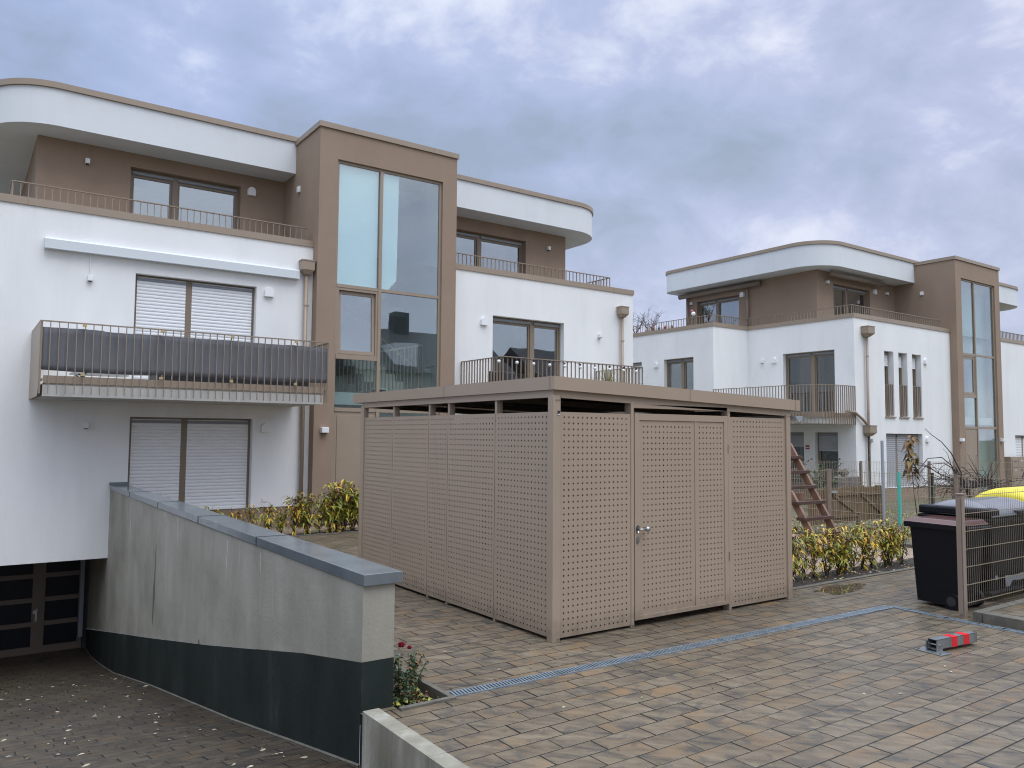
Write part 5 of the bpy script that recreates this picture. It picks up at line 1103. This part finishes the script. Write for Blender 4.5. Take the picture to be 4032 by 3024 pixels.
# ------------------------------------------------------------------ houses across the street (seen as reflections)
def house(x0, x1, y0, y1, he, hr, label, seed):
    t = thing('gabled_house', ((x0 + x1) / 2, (y0 + y1) / 2, 0), label, 'house'); m = MB(); m.box(x0, x1, y0, y1, -.1, he); Wl = m.build('wall', housew, t)
    ym = (y0 + y1) / 2; r_ = MB(); o = .4
    r_.add([(x0 - o, y0 - o, he - .1), (x1 + o, y0 - o, he - .1), (x1 + o, ym, hr), (x0 - o, ym, hr), (x0 - o, y1 + o, he - .1), (x1 + o, y1 + o, he - .1)], [(0, 1, 2, 3), (3, 2, 5, 4), (0, 3, 4), (1, 5, 2)])
    Rf = r_.build('roof', roofm, t); cx = x0 + (x1 - x0) * .35
    MB().box(cx, cx + 1.3, ym - .5, ym + .5, hr - 1.0, hr + 1.3).build('chimney', roofm, Rf)
    for dx in (.2, .65): X = x0 + (x1 - x0) * dx; MB().box(X, X + 1.8, ym + .4, y1 - .3, he + .3, he + 2.0).build('dormer', fixt, Rf); 
    for i in range(5):
        for z in (.9, 3.7): X = x0 + (x1 - x0) * (i + .5) / 5; f = MB().box(X - .6, X + .6, y1, y1 + .03, z, z + 1.4).build('window', fixt, t); MB().box(X - .52, X + .52, y1 + .031, y1 + .035, z + .08, z + 1.32).build('pane', dgrey, f)
house(7, 19, -24, -14.5, 6.2, 9.6, 'gabled house across the street, left of the row', 1); house(22, 35, -25, -15.5, 6.4, 9.9, 'gabled house across the street in the middle of the row', 2); house(38, 52, -24, -15, 6.0, 9.4, 'gabled house across the street at the right end of the row', 3)

random.seed(77)
BT = thing('bare_tree', (60, -14, 0), 'tall bare winter tree across the street, mirrored in the far stair glazing', 'tree')
tk = MB(); cr = MB()
def grow(p, d, L, r0, depth):
    pts = [tuple(p)]; n = 4
    for i in range(n): p = p + d * L / n; d = (d + Vector((random.uniform(-.16, .16), random.uniform(-.16, .16), random.uniform(-.02, .10)))).normalized(); pts.append(tuple(p))
    (tk if depth == 0 else cr).tube(pts, [r0 * (1 - .35 * i / n) for i in range(n + 1)], 6 if depth < 3 else 4, False)
    if depth < 6:
        for k in range(3 if depth < 4 else 2):
            a = random.uniform(0, 6.28); q = Vector(random.choice(pts[2:])) if k else Vector(pts[-1]); dd = (d + Vector((math.cos(a), math.sin(a), .15)) * random.uniform(.5, .95)).normalized(); grow(q, dd, L * random.uniform(.62, .82), r0 * .58, depth + 1)
grow(Vector((60, -14, -.1)), Vector((0, 0, 1)), 5.0, .32, 0)
tk.build('trunk', bark, BT); cr.build('crown', bark, BT)
